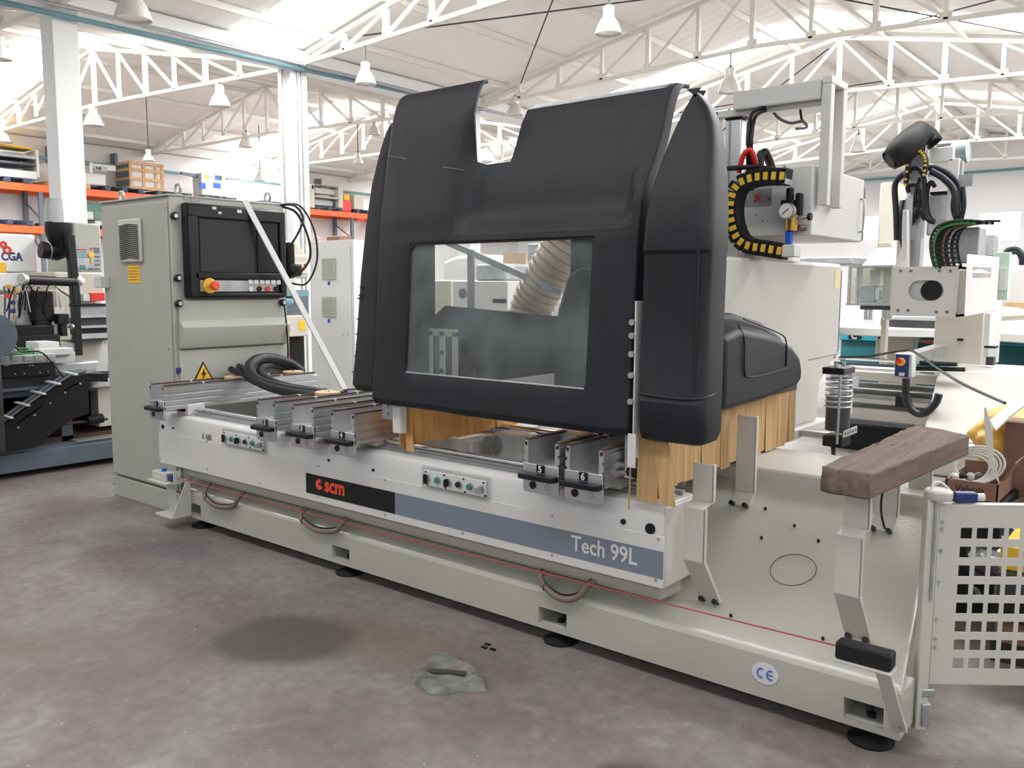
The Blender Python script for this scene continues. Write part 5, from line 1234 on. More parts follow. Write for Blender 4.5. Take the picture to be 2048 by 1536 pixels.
# hinged ventilated panel right of the head
bm = BM(); a, b, c, d = PY(1928, 634, 8.0), PY(1990, 622, 8.45), PY(1997, 514, 8.45), PY(1934, 508, 8.0)
hexa(bm, [a, b, b+Vector((0, .05, 0)), a+Vector((0, .05, 0))], [d, c, c+Vector((0, .05, 0)), d+Vector((0, .05, 0))]); vp = obj('vented_panel', bm, 'white', m2, .006)
for i in range(16):
    t = .22+.56*i/15
    for k_, (s0, s1) in enumerate(((.62, .70), (.74+.03*sin(i*.3), .80))):
        p0_ = a.lerp(b, t).lerp(d.lerp(c, t), s0); p1_ = a.lerp(b, t).lerp(d.lerp(c, t), s1)
        obj('vent_slot', bar(BM(), p0_+Vector((0, -.004, 0)), p1_+Vector((0, -.004, 0)), .006, .003, up=(0, 1, 0)), 'alu_d', vp)
fbox('rear_panel', 1990, 505, 2014, 600, 8.7, .1, mat('pale_green_sheet', (.50, .64, .55), .5), m2, .004)
fbox('green_sticker', 2000, 536, 2010, 580, 8.68, .02, 'paper', m2)
fbox('head_back_box', 1912, 540, 1930, 628, 8.25, .4, 'beige', m2, .01)
# mast and hose jungle
fbox('mast', 1822, 280, 1838, 540, 8.5, .12, 'alu', m2, .004)
fbox('mast_plate', 1798, 400, 1812, 560, 8.45, .08, 'cream', m2, .006)
bm = BM(); prism(bm, [(PY(1786, 560, 8.3).x, PY(1786, 560, 8.3).z), (PY(1790, 528, 8.3).x, PY(1790, 528, 8.3).z), (PY(1803, 500, 8.3).x, PY(1803, 500, 8.3).z), (PY(1806, 420, 8.3).x, PY(1806, 420, 8.3).z), (PY(1815, 420, 8.3).x, PY(1815, 420, 8.3).z), (PY(1814, 535, 8.3).x, PY(1814, 535, 8.3).z)], 'y', 8.3, 8.4); obj('gusset_arm', bm, 'white', m2, .004)
fbox('cylinder_barrel', 1810, 395, 1822, 480, 8.4, .1, 'alu', m2, .01)
fbox('spindle_motor', 1856, 388, 1893, 470, 8.6, .25, 'alu', m2, .02)
fbox('motor_cap', 1860, 384, 1894, 387, 8.59, .27, 'black', m2)
fbox('white_box_arm', 1862, 296, 1906, 322, 8.6, .35, 'white', m2, .006)
fbox('frame_upright', 1898, 318, 1908, 500, 8.6, .08, 'white', m2, .004)
fbox('upright_strip', 1914, 322, 1922, 380, 8.62, .06, 'alu_d', m2)
fbox('small_plate', 1917, 350, 1945, 372, 8.58, .01, 'alu_d', m2)
obj('cross_brace', bar(BM(), PY(1860, 335, 8.58), PY(1897, 372, 8.58), .03, .02, up=(0, 1, 0)), 'white', m2)
pc('grey_motor', [(1906, 306), (1936, 302)], 8.75, .10, mat('green_grey_motor', (.20, .25, .25), .4), m2, 18)
fbox('guard_box', 1902, 456, 1955, 525, 8.35, .3, 'alu_d', m2, .01)
# black duct elbow
bm = BM(); tube(bm, [PY(1779, 322, 8.2), PY(1800, 305, 8.25), PY(1822, 283, 8.3), PY(1840, 266, 8.4), PY(1852, 275, 8.5), PY(1862, 290, 8.5)], [.085, .12, .12, .10, .10, .10], 18, cap=False)
dk = root('exhaust_elbow', 'black rubber extraction elbow on top of the rear machine', 'duct elbow', PY(1800, 345, 8.3))
o_ = obj('elbow_duct', bm, 'blackm', dk, solid=.006); bm = BM(); cyl(bm, PY(1779, 322, 8.2), PY(1786, 318, 8.22), .07); obj('duct_lining', bm, 'black', dk)
obj('mount_strap', bar(BM(), PY(1812, 285, 8.4), PY(1845, 290, 8.4), .02, .01, up=(0, 1, 0)), 'galv', dk)
hj = [([(1815, 360), (1812, 345), (1822, 338), (1838, 338), (1848, 360), (1850, 420), (1858, 440), (1870, 444)], .030), ([(1794, 480), (1792, 420), (1790, 370), (1805, 350), (1822, 340)], .035),
      ([(1855, 336), (1875, 337), (1900, 350), (1918, 375), (1920, 430)], .034), ([(1862, 342), (1885, 355), (1905, 375), (1912, 400), (1914, 432)], .038), ([(1870, 374), (1862, 364), (1855, 380), (1854, 410), (1858, 432), (1868, 443)], .024),
      ([(1818, 385), (1815, 374), (1826, 370), (1838, 376), (1840, 400), (1832, 430), (1818, 460)], .024), ([(1922, 440), (1928, 410), (1926, 374)], .026), ([(1915, 440), (1908, 415), (1912, 380)], .036), ([(1840, 355), (1830, 395), (1838, 420), (1850, 440)], .022), ([(1806, 500), (1800, 470), (1802, 430), (1808, 400)], .014)]
HL = ['tall S-shaped one down the middle of the mast', 'leftmost one bending down beside the pale post', 'upper arch right of the mast', 'fattest arch behind the frame upright', 'small loop in front of the grey motor', 'inner loop left of the mast', 'short one rising from the cable carrier', 'fat bundle end above the cable carrier', 'thin one crossing between the two loops', 'thin one at the left of the gusset arm']
for i, (pts, r_) in enumerate(hj):
    pc('machine_hose', pts, 8.38+.03*(i % 3), r_*.78, 'rubber', n=10, label='black hose of the rear machine, '+HL[i], cat='hose', group='black hoses on the rear machine mast')
# spotted chain: small links with yellow dots
sc_ = root('spiral_chain', 'thin black chain with yellow dots looping over the mast of the rear machine', 'cable chain', PY(1820, 370, 8.3))
path2 = smooth([PY(u, v, 8.28) for u, v in ((1812, 370), (1816, 335), (1822, 310), (1836, 302), (1848, 310), (1852, 325), (1849, 350))], 8)
obj('chain_body', tube(BM(), path2, .022, 8), 'blackm', sc_)
for p in path2[::3]: OB('yellow_link', (p.x-.010, p.y-.03, p.z-.010), (p.x+.010, p.y-.018, p.z+.010), 'yellow', sc_)
# cable chain arch (ribbed)
ec = root('cable_carrier', 'arched black cable carrier full of wires on the rear machine', 'cable chain', PY(1870, 535, 8.2))
arc = [(1868, 532), (1862, 505), (1862, 478), (1872, 456), (1890, 446), (1915, 441), (1945, 441)]
pa = smooth([PY(u, v, 8.15) for u, v in arc], 6)
for side in (0, .34):
    obj('side_rail', tube(BM(), [p+Vector((side*.5, side*.6, 0)) for p in pa], .012, 6), 'black', ec)
for i, p in enumerate(pa[::2]):
    obj('cross_rib', bar(BM(), p, p+Vector((.17, .204, 0)), .02, .012), 'black', ec)
for k_, mm in enumerate(('greencable', 'blackm', 'blackm', 'cardboard', 'blackm', 'alu_d', 'blackm')):
    o2 = Vector((.15*(k_+1)/8, .19*(k_+1)/8, -.02)); obj('carried_cable', tube(BM(), [p+o2 for p in pa], .014, 6), mm, ec)
# operator handset on an arm
hs2 = root('operator_handset', 'black handset with red stop button on the front of the rear machine', 'hand control', PY(1805, 752, 7.9))
fbox('handset_case', 1790, 706, 1824, 756, 7.9, .12, 'white', hs2, .01); fbox('handset_face', 1791, 708, 1816, 754, 7.885, .016, 'navy', hs2, .003)
c = PY(1801, 724, 7.87); ey = obj('yellow_collar', cyl(BM(), (c.x, 7.865, c.z), (c.x, 7.885, c.z), .035, n=18), 'yellow', hs2); obj('stop_button', cyl(BM(), (c.x-.008, 7.84, c.z+.01), (c.x-.008, 7.865, c.z+.01), .022, n=16), 'redp', ey)
fbox('white_key', 1798, 745, 1808, 752, 7.875, .01, 'paper', hs2)
c0_, c1_ = PY(1822, 724, 8.05), PY(1875, 695, 8.7)
obj('handset_arm', bar(BM(), PY(1818, 718, 8.0), PY(1880, 700, 8.85), .12, .10), 'alu_d', hs2)
pc('handset_hose', [(1812, 757), (1812, 790), (1820, 815), (1838, 828), (1856, 822), (1872, 805), (1878, 788)], 7.9, .032, 'rubber', n=10, label='black hose hanging in a loop below the handset', cat='hose')
pc('slack_cable', [(1680, 714, 7.6), (1740, 712, 7.6), (1810, 700, 7.5), (1835, 708, 7.4), (1880, 740, 7.0), (1930, 770, 6.6), (2010, 806, 6.2)], 7.5, .010, 'black', n=6, label='thin black cable hanging in front of the rear machine down to the right', cat='cable')
for i, v in enumerate((722, 732)): pc('black_bar', [(1833+i*20-20, 737-i*12), (1930-i*16, 739-i*10)], 8.1, .02, 'blackm', n=6, label='short black bar lying on the bed top of the rear machine, %s one' % ('front', 'back')[i], cat='metal bar')
# hood cone + glass booth
bo = root('glazed_booth', 'glazed spindle booth under a pale hood cone, left of the square head', 'machine booth', PY(1735, 600, 8.8))
bm = BM(); y_ = 8.9
def ring(u0, u1, v, d): p = PY(u0, v, y_); q = PY(u1, v, y_); return [(p.x, y_+.25-d, p.z), (q.x, y_+.25-d, p.z), (q.x, y_+.25+d, p.z), (p.x, y_+.25+d, p.z)]
hexa(bm, ring(1722, 1790, 533, .25), ring(1744, 1774, 494, .1)); hexa(bm, ring(1744, 1774, 494, .1), ring(1745, 1773, 484, .1)); obj('hood_cone', bm, 'beige', bo, .004)
for u in (1697, 1714, 1719, 1783): fbox('booth_post', u, 533, u+2, 608, 8.88, .02, 'galv', bo)
fbox('booth_top', 1700, 531, 1786, 534, 8.86, .4, 'galv', bo); fbox('booth_floor', 1692, 606, 1786, 612, 8.86, .5, 'alu_d', bo)
fbox('booth_glass', 1722, 535, 1784, 606, 8.885, .008, 'glass', bo); fbox('booth_back', 1700, 535, 1784, 606, 9.3, .02, 'beige', bo)
for (u0, v0, u1, v1, mm) in ((1722, 570, 1748, 605, 'alu_d'), (1750, 575, 1757, 600, 'paper'), (1764, 575, 1780, 605, 'alu_d'), (1740, 540, 1760, 572, 'beige')): fbox('spindle_block', u0, v0, u1, v1, 9.1, .1, mm, bo, .01)
for u in (1728, 1737, 1765, 1772, 1778): fbox('drill_spindle', u, 614, u+5, 640, 8.9, .05, 'steel', bo, .008)
fbox('spindle_plate', 1720, 611, 1783, 620, 8.88, .3, 'dark_steel', bo, .004)
fbox('booth_rear_post', 1760, 365, 1786, 500, 9.6, .4, 'beige', bo, .02)
OB('booth_pedestal', (PY(1762, 600, 9.3).x, 9.35, 0), (PY(1772, 600, 9.3).x, 9.45, PY(1740, 612, 9.3).z), 'beige', bo)
# teal machines with round tables
def teal(u0, u1, v0, v1, Y, label):
    r = root('teal_machine', label, 'machine', (PY((u0+u1)/2, v1, Y).x, Y+.5, 0), 'teal machines along the right rear')
    p = PY(u0, v0, Y); q = PY(u1, v1, Y)
    OB('upper_panel', (p.x, Y, q.z), (q.x, Y+.8, p.z), 'teal', r, .01); OB('lower_base', (p.x, Y+.06, 0), (q.x, Y+.8, q.z), 'teal_d', r, .01); return r
t1 = teal(1680, 1880, 655, 688, 11.6, 'teal machine base with a white letter C plate, behind the rear machine bed')
p = PY(1697, 668, 11.48); pl1 = fbox('name_plate', 1697, 667, 1722, 678, 11.58, .02, 'blackm', t1); text('plate_letter', 'C', .10, (PY(1702, 676, 11.56).x, 11.57, PY(1702, 677, 11.56).z), 'paper', pl1, bold=.004)
fbox('grey_pedestal', 1752, 670, 1800, 720, 11.4, .2, 'beige', t1, .01); fbox('control_strip', 1757, 670, 1790, 679, 11.38, .02, 'blackm', t1); fbox('orange_strip', 1800, 680, 1818, 686, 11.45, .04, 'orange', t1); fbox('orange_strip', 1840, 681, 1868, 687, 11.45, .04, 'orange', t1); fbox('dark_strip', 1842, 672, 1868, 680, 11.45, .04, 'dark_steel', t1)
t2 = teal(1978, 2200, 675, 700, 11.2, 'teal machine base at the right picture edge, behind the beige column')
fbox('dark_strip', 1986, 682, 2030, 688, 11.18, .03, 'teal_d', t2)
def rtable(u, v, Y, R0, label):
    c = PY(u, v, Y); r = root('rotary_table', label, 'round table', (c.x, Y, 0), 'round white tables of the teal machines')
    obj('table_top', lathe(BM(), [(R0*.985, c.z-.09), (R0, c.z-.08), (R0, c.z-.005), (R0*.985, c.z), (.01, c.z)], (c.x, Y, 0), 48), 'white', r)
    obj('pedestal', lathe(BM(), [(.2, 0), (.2, c.z-.09)], (c.x, Y, 0), 20), 'beige', r)
    obj('black_disc', lathe(BM(), [(R0*.62, c.z), (R0*.62, c.z+.085), (R0*.60, c.z+.09)], (c.x+R0*.35, Y+.1, 0), 32), 'dark_steel', r); return r
rtable(1800, 652, 10.7, .85, 'white round table carrying a black disc, left of the beige column')
rtable(2140, 665, 10.7, .85, 'white round table cut by the right picture edge')
pc('folded_hose', [(1976, 625), (2010, 622), (2048, 628), (2090, 640)], 10.4, .05, 'paper', n=10, label='pale fabric hose lying behind the right round table', cat='hose')
pc('folded_hose', [(1976, 634), (2020, 632), (2060, 630), (2100, 633)], 10.2, .05, 'beige', n=10, label='beige fabric hose lying on the right round table', cat='hose')
fbox('rear_cabinet', 2008, 538, 2100, 640, 12.5, .6, 'white', bevel=.02, label='white machine housing at the right edge behind the green sheet', cat='machine'); 
wc = root('wooden_crate', 'reddish wooden crate at the right edge below the white housing', 'crate', PY(2030, 622, 12.3)); fbox('crate_side', 2008, 605, 2100, 632, 12.2, .25, 'pine', wc, .005)
pc('far_hose', [(2010, 522), (2014, 502), (2034, 498), (2046, 512), (2048, 530)], 12.6, .035, 'rubber', n=8, label='black hoses arched over the white housing, outer one', cat='hose')
pc('far_hose', [(2016, 522), (2020, 508), (2034, 504), (2042, 515), (2043, 530)], 12.6, .03, 'rubber', n=8, label='black hoses arched over the white housing, inner one', cat='hose')
fbox('glazed_column_box', 1966, 470, 1986, 512, 12.8, .3, 'alu_d', bevel=.01, label='small grey and wooden column left of the bright rear window', cat='post')
l2 = root('oil_lubricator', 'small clear oil reservoir with black cap beside the beige column', 'lubricator', PY(1980, 732, 8.6)); fbox('top_cap', 1968, 692, 1990, 697, 8.6, .15, 'black', l2); fbox('clear_body', 1970, 697, 1988, 715, 8.62, .12, 'glass', l2); fbox('oil', 1972, 714, 1986, 731, 8.63, .1, 'dark_steel', l2)
fbox('grey_tarpaulin', 1598, 514, 1704, 530, 9.6, .6, 'alu_d', bevel=.02, label='grey sheet lying over a low machine behind the cream column', cat='sheet')
fbox('low_machine', 1598, 530, 1655, 720, 9.7, .3, 'white', bevel=.02, label='low white machine behind the cream gantry column', cat='machine')
# ================================================================== SEEN THROUGH THE HOOD WINDOW
w1 = root('white_router', 'grey machine housing with a round port, seen through the hood window', 'machine', PY(950, 620, 7.0))
fbox('machine_housing', 905, 562, 1015, 640, 7.0, .8, 'white', w1, .01); fbox('machine_top', 950, 528, 1012, 562, 7.3, .5, 'alu_d', w1, .03)
c = PY(926, 587, 7.0); obj('round_port', cyl(BM(), (c.x, 6.99, c.z), (c.x, 7.02, c.z), .055, n=20), 'slate', w1)
OB('machine_base', (PY(905, 640, 7).x, 7.05, 0), (PY(1015, 640, 7).x, 7.7, PY(905, 638, 7).z), 'cream', w1, .01)
fbox('port_holes', 985, 598, 1010, 606, 6.98, .02, 'black', w1)
fbox('pale_machine', 866, 560, 905, 940, 7.6, .6, 'beige', bevel=.02, label='beige machine end seen at the left of the hood window', cat='machine')
wm = root('covered_machine', 'white rounded machine cover seen high in the hood window', 'machine', PY(930, 640, 9.5))
bm = BM(); p = PY(885, 560, 9.5); q = PY(990, 510, 9.5); prism(bm, [(p.x, 0), (p.x, q.z-.08), (p.x+.25, q.z+.0), (p.x+.7, q.z+.02), (q.x, q.z-.10), (q.x, 0)], 'y', 9.5, 10.4); obj('cover', bm, 'white', wm, .05, 3)
wb = root('standing_board', 'tan wooden board standing upright, seen through the hood window', 'board', PY(1030, 640, 8.6)); bm = BM(); a, b, c, d = PY(1000, 550, 8.6), PY(1045, 560, 8.6), PY(1052, 507, 8.6), PY(1007, 505, 8.6); hexa(bm, [(a.x, 8.5, 0), (b.x, 8.5, 0), (b.x, 8.53, 0), (a.x, 8.53, 0)], [(d.x, 8.6, d.z), (c.x, 8.6, c.z), (c.x, 8.63, c.z), (d.x, 8.63, d.z)]); obj('board_panel', bm, 'pink_ply', wb)
fbox('tall_grey_machine', 1054, 487, 1075, 880, 9.2, .5, 'alu_d', bevel=.02, label='narrow grey machine beside the tan board, seen through the hood window', cat='machine')
# ================================================================== LEFT: WHITE CABINET, SMALL MACHINE
wc2 = root('electrical_cabinet', 'white electrical cabinet with two grey vents, standing between the grey cabinet and the hood', 'electrical cabinet', (-6.2, 5.0, 0))
wy = 4.63; p = PY(618, 485, wy); q = PY(706, 485, wy); wzt = 1.925
OB('cabinet_body', (p.x, wy, .10), (q.x, wy+.5, wzt), 'whiteb', wc2, .006)
OB('plinth', (p.x+.01, wy+.01, 0), (q.x-.01, wy+.49, .1), 'alu_d', wc2)
OB('cabinet_door', (p.x+.03, wy-.012, .12), (q.x-.03, wy, wzt-.06), 'whiteb', wc2, .004)
for v0, v1, vl0, vl1 in ((517, 559, 563, 571), (593, 635, 638, 647)):
    a = PY(648, v0, wy); b = PY(675, v1, wy); vg2 = OB('vent_grille', (a.x, wy-.03, b.z), (b.x, wy-.01, a.z), 'cab_l', wc2, .006)
    for i in range(10): OB('louvre_slot', (a.x+.02, wy-.031, b.z+.02+(a.z-b.z-.04)*i/9), (b.x-.02, wy-.029, b.z+.024+(a.z-b.z-.04)*i/9), 'alu_d', vg2)
    c = PY(658, vl0, wy); OB('blue_label', (c.x, wy-.0145, c.z-.03), (c.x+.03, wy-.011, c.z), 'blue', wc2)
for u, v in ((688, 669), (698, 669), (658, 768)): c = PY(u, v, wy); obj('screw', cyl(BM(), (c.x, wy-.016, c.z), (c.x, wy-.01, c.z), .006, n=8), 'alu_d', wc2)
obj('lifting_eye', torus(BM(), (p.x+.04, wy+.05, wzt+.02), .022, .006, 'y', 14, 6), 'galv', wc2)
sm = root('small_machine', 'beige machine with a small control panel, behind the gap beside the grey cabinet', 'machine', (-7.6, 5.2, 0))
X3 = -7.4
sbox('upper_housing', 560, 508, 618, 556, X3, .8, 'beige', sm, .02)
a = PX(575, 492, X3); bm = BM(); p0 = PX(575, 508, X3); p1 = PX(618, 508, X3); pm = PX(595, 480, X3)
prism(bm, [(p0.y, p0.z-.03), (p1.y, p1.z-.03), (p1.y, p1.z+.0), (pm.y, pm.z), (p0.y, p0.z+.05)], 'x', X3-.6, X3-.05); obj('sloping_cover', bm, 'beige', sm, .02)
cp = sbox('control_plate', 586, 525, 616, 546, X3+.01, .012, 'paper', sm); c = PX(606, 538, X3+.02); obj('yellow_button', cyl(BM(), (X3+.01, c.y, c.z), (X3+.035, c.y, c.z), .022, n=14), 'ysticker', cp)
for i, (u, v) in enumerate(((592, 531), (604, 530), (611, 530), (592, 540))): c = PX(u, v, X3+.02); OB('switch', (X3+.01, c.y-.012, c.z-.012), (X3+.022, c.y+.012, c.z+.012), ('slate', 'cable_w', 'redp', 'slate')[i], cp)
sbox('blue_body', 560, 580, 618, 592, X3-.05, .5, 'pipeb', sm); sbox('dark_gap', 560, 592, 618, 632, X3-.2, .5, 'slate', sm); sbox('blue_motor', 566, 596, 590, 612, X3-.05, .2, 'blue' if False else 'pipeb', sm, .03)
sbox('lower_body', 560, 632, 618, 672, X3, .7, 'beige', sm, .01); sbox('yellow_label', 598, 642, 611, 660, X3+.004, .006, 'ysticker', sm)
OB('machine_base', (X3-.6, PX(560, 600, X3).y, 0), (X3-.1, PX(618, 600, X3).y, PX(560, 672, X3).z), 'blackm', sm)
OB('timber_post', (-6.35, PX(572, 700, -6.3).y, 0), (-6.3, PX(579, 700, -6.3).y, PX(572, 650, -6.3).z), 'pine', label='pine board standing upright just right of the grey cabinet', cat='board')
# ================================================================== RACK
RX = -23.9
zu = PX(0, 362, RX).z; zl2 = PX(0, 448, RX).z; bh = .19
yu = [PX(88, 500, RX).y]; yR = PX(613, 450, RX).y; yS = PX(706, 450, RX).y
rk = root('pallet_rack', 'long pallet rack with orange beams along the left wall', 'rack', (-24.4, 14, 0))
ups = [6.8, yu[0], yu[0]+3.0, yu[0]+6.0, yR, yS, yS+2.9]
for a, b in zip(ups, ups[1:]):
    for zz_ in (zu, zl2):
        OB('rack_beam', (RX-.05, a, zz_-bh), (RX, b, zz_), 'orange', rk, .01); OB('rear_beam', (XL+.05, a, zz_-bh), (XL+.10, b, zz_), 'orange', rk)
for y in ups:
    for x in (RX-.05, XL+.12): OB('rack_upright', (x-.05, y-.05, 0), (x+.045, y+.05, zu-.001), 'slate', rk)
    for i in range(4): obj('frame_brace', bar(BM(), (RX-.07, y, .4+i*.95), (XL+.12, y, .9+i*.95 if i % 2 else .4+i*.95+.9), .03), 'slate', rk)
def pallet(y, z, m, label, grp):
    r = root('pallet', label, 'pallet', (-24.4, y, z), grp)
    bm = BM()
    for i in range(5): box(bm, (RX+.02-1.0, y-.55+i*.235, z+.10), (RX+.02, y-.40+i*.235, z+.125))
    box(bm, (RX-.9, y-.54, z+.095), (RX-.7, y+.53, z+.105)); obj('deck_boards', bm, m, r)
    for i in range(3): OB('pallet_bearer', (RX-.97, y-.55+i*.47, z), (RX+.02, y-.41+i*.47, z+.10), m, r)
random.seed(9)
def spots():
    for a, b in zip(ups, ups[1:]):
        n = max(1, int((b-a-.1)/1.18)); st = (b-a)/n
        for q_ in range(n): yield a+st*(q_+.5)
yp = PX(172, 390, RX).y; yl = list(spots()); near = min(yl, key=lambda y: abs(y-yp))
for y in yl:
    pn = y == near
    pallet(y, zu, 'pine' if pn else 'palletb', 'plain pine pallet under the white machine on the rack' if pn else 'blue-grey pallet on the upper orange beams', None if pn else 'blue-grey pallets on the upper beams')
for y in yl:
    if y < 12.6: pallet(y, zl2, 'palletb', 'blue-grey pallet on the lower orange beams', 'blue-grey pallets on the lower beams')
PT = zu+.125; GX = RX-.05
def rbox(name, u0, v0, u1, v1, m, parent, bev=.02, x=None, dp=.9):
    x = GX if x is None else x
    a = PX(u0, v0, x); b = PX(u1, v1, x); return OB(name, (x-dp, a.y, b.z), (x, b.y, a.z), m, parent, bev)
yr = root('yellow_roller_machine', 'white roller machine with a long yellow cover, on the rack at the left edge', 'machine', (-24.4, PX(40, 360, GX).y, PT))
rbox('yellow_cover', -60, 280, 68, 300, 'yellow', yr, .06, dp=.6); rbox('dark_gap', -60, 300, 68, 318, 'blackm', yr, .0, GX-.1); rbox('upper_roller', -60, 305, 72, 312, 'galv', yr, .02, GX+.02, .1)
rbox('lower_rail', -60, 318, 74, 328, 'slate', yr); 
a = PX(-60, 330, GX); b = PX(75, 355, GX); OB('machine_body', (GX-.8, a.y, PT), (GX, b.y, a.z), 'white', yr, .02); rbox('end_plate', 72, 300, 80, 355, 'white', yr, .01, GX+.02)
mr = root('white_saw_machine', 'white machine with a horizontal arm, on the pine pallet beside the thick column', 'machine', (-24.4, PX(180, 370, GX).y, PT))
a = PX(146, 342, GX); b = PX(213, 370, GX); OB('machine_body', (GX-.8, a.y, PT), (GX, b.y, a.z), 'white', mr, .03)
a = PX(184, 326, GX+.1); b = PX(232, 343, GX+.1); am = OB('arm_box', (GX-.2, a.y, b.z), (GX+.1, b.y, a.z), 'white', mr, .02)
OB('arm_label', (GX+.1, PX(188, 330, GX+.1).y, PX(190, 341, GX+.1).z), (GX+.105, PX(214, 330, GX+.1).y, PX(190, 331, GX+.1).z), 'alu_d', am)
text('arm_letters', 'NB', .11, (GX+.106, PX(192, 338, GX+.1).y, PX(192, 339, GX+.1).z), 'blackm', am, '+x', bold=.004)
obj('arm_rod', cyl(BM(), PX(146, 327, GX), PX(184, 328, GX), .03, n=8), 'alu_d', mr); obj('rod_handle', cyl(BM(), PX(182, 325, GX+.12), PX(182, 346, GX+.12), .04, n=10), 'white', mr)
cr2 = root('wooden_crate', 'pine framed crate with white panels on the rack', 'crate', (-24.4, PX(290, 380, GX).y, PT))
a = PX(258, 320, GX); b = PX(325, 378, GX); zt_c = PX(258, 322, GX).z
OB('crate_panels', (GX-.85, a.y+.03, PT+.05), (GX-.03, b.y-.03, zt_c-.05), 'paper', cr2)
for y in (a.y, a.y+.38, b.y-.22, b.y-.02): OB('crate_post', (GX-.04, y, PT), (GX, y+.08, zt_c), 'pine', cr2)
for z in (PT, PT+(zt_c-PT)*.33, PT+(zt_c-PT)*.66, zt_c-.07): OB('crate_slat', (GX-.03, a.y, z), (GX+.012, b.y+.06, z+.08), 'pine', cr2)
for z in (PT, PT+(zt_c-PT)*.33, PT+(zt_c-PT)*.66, zt_c-.07): OB('crate_slat', (GX-.85, a.y-.012, z), (GX, a.y+.0, z+.08), 'pine', cr2)
OB('dark_panel', (GX-.8, a.y+.0, PT+.05), (GX-.1, a.y+.02, zt_c-.05), 'slate', cr2)
bs_ = root('blue_white_saw', 'white and blue saw with long cross arms on the rack above the grey cabinet', 'machine', (-24.4, PX(420, 390, GX).y, PT))
a = PX(402, 345, GX); b = PX(452, 388, GX); OB('machine_body', (GX-.5, a.y, PT), (GX, b.y, a.z), 'white', bs_, .03)
for (u0, v0, u1, v1, mm) in ((400, 365, 412, 378, 'blue'), (430, 350, 443, 361, 'blue'), (427, 365, 442, 377, 'blue'), (410, 350, 418, 358, 'ysticker'), (440, 350, 446, 362, 'ysticker')): rbox('coloured_panel', u0, v0, u1, v1, mm, bs_, .005, GX+.01, .03)
obj('cross_arm', bar(BM(), PX(362, 346, GX-.2), PX(420, 358, GX-.2), .10, .08), 'slate', bs_); obj('cross_arm', bar(BM(), PX(452, 358, GX-.2), PX(480, 358, GX-.2), .07), 'slate', bs_)
cm = root('cream_frame_machine', 'cream machine with rollers in its open front, on the rack right of the white column', 'machine', (-24.4, PX(645, 420, GX).y, PT))
def cmf(u0, v0, u1, v1, m, n, x=0, dp=.5): return rbox(n, u0, v0, u1, v1, m, cm, .01, GX+x, dp)
cmf(606, 368, 624, 415, 'beige', 'side_body', -.02, .9)
for q_ in ((623, 368, 630, 416), (677, 372, 687, 420), (630, 368, 680, 375), (630, 391, 680, 399), (628, 413, 690, 419)): cmf(*q_, 'beige', 'frame_member')
cmf(630, 375, 678, 391, 'cable_w', 'upper_roller', -.2, .2); cmf(630, 399, 668, 413, 'paper', 'lower_roller', -.25, .2); cmf(669, 402, 680, 414, 'slate', 'motor', -.15, .2); cmf(612, 381, 618, 392, 'redp', 'red_button', .0, .03); cmf(624, 370, 628, 378, 'blackm', 'dark_label', .012, .02)
rbox('red_machine_body', 685, 400, 703, 424, 'redp', (rm := root('red_machine', 'small red and yellow machine on the rack beside the cream machine', 'machine', (-24.4, PX(694, 420, GX).y, PT))), .02); rbox('yellow_motor', 688, 388, 700, 402, 'yellow', rm, .02, GX-.1, .4)
rbox('white_machine_body', 708, 388, 727, 420, 'beige', (rm2 := root('cream_machine', 'cream machine on the rack, half hidden by the hood edge', 'machine', (-24.4, PX(715, 420, GX).y, PT))), .02); rbox('dark_base', 706, 418, 728, 427, 'blackm', rm2, 0)
LT = zl2+.0
gb = root('parts_bin_shelf', 'clear plastic bins under a green shelf, between the thick column and the grey cabinet', 'storage bins', (-24.0, PX(175, 450, RX-.2).y, 0))
a = PX(152, 405, RX-.3); b = PX(205, 420, RX-.3); OB('green_shelf', (RX-1.0, a.y, b.z-.3), (RX-.3, b.y, a.z), mat('dark_green_paint', (.10, .22, .17), .5), gb, .01)
for i, (u0, u1) in enumerate(((152, 168), (172, 188), (190, 206))):
    for v0, v1 in ((422, 440), (441, 452)): rbox('storage_bin', u0, v0, u1, v1, 'cable_w' if (i+v0) % 2 else 'glass', gb, .03, RX-.25, .5)
OB('shelf_board', (RX-1.0, a.y, 0), (RX-.3, PX(206, 420, RX-.3).y, .1), 'slate', gb)
bx_ = root('cardboard_box', 'tan cardboard boxes standing on the white cabinet line behind, left of the hood', 'box', (-20, PX(692, 480, -20).y, 0)); a = PX(679, 471, -20); b = PX(704, 484, -20); OB('box_body', (-20.6, a.y, 0), (-20, b.y, a.z), 'cardboard', bx_, .02)
OB('carton', (RX-.6, PX(598, 455, RX).y, zl2), (RX-.1, PX(607, 455, RX).y, PX(600, 457, RX).z), 'pine', label='tall tan carton on the lower beam right of the white column', cat='box')
for y in (PX(103, 350, XL+.2).y, PX(229, 312, XL+.2).y, PX(638, 362, XL+.2).y): OB('pipe_hanger', (XL, y-.04, 4.85), (XL+.3, y+.04, 5.3), 'slate', label='dark bracket holding the pipe on the rack wall', cat='bracket', group='pipe brackets on the rack wall')
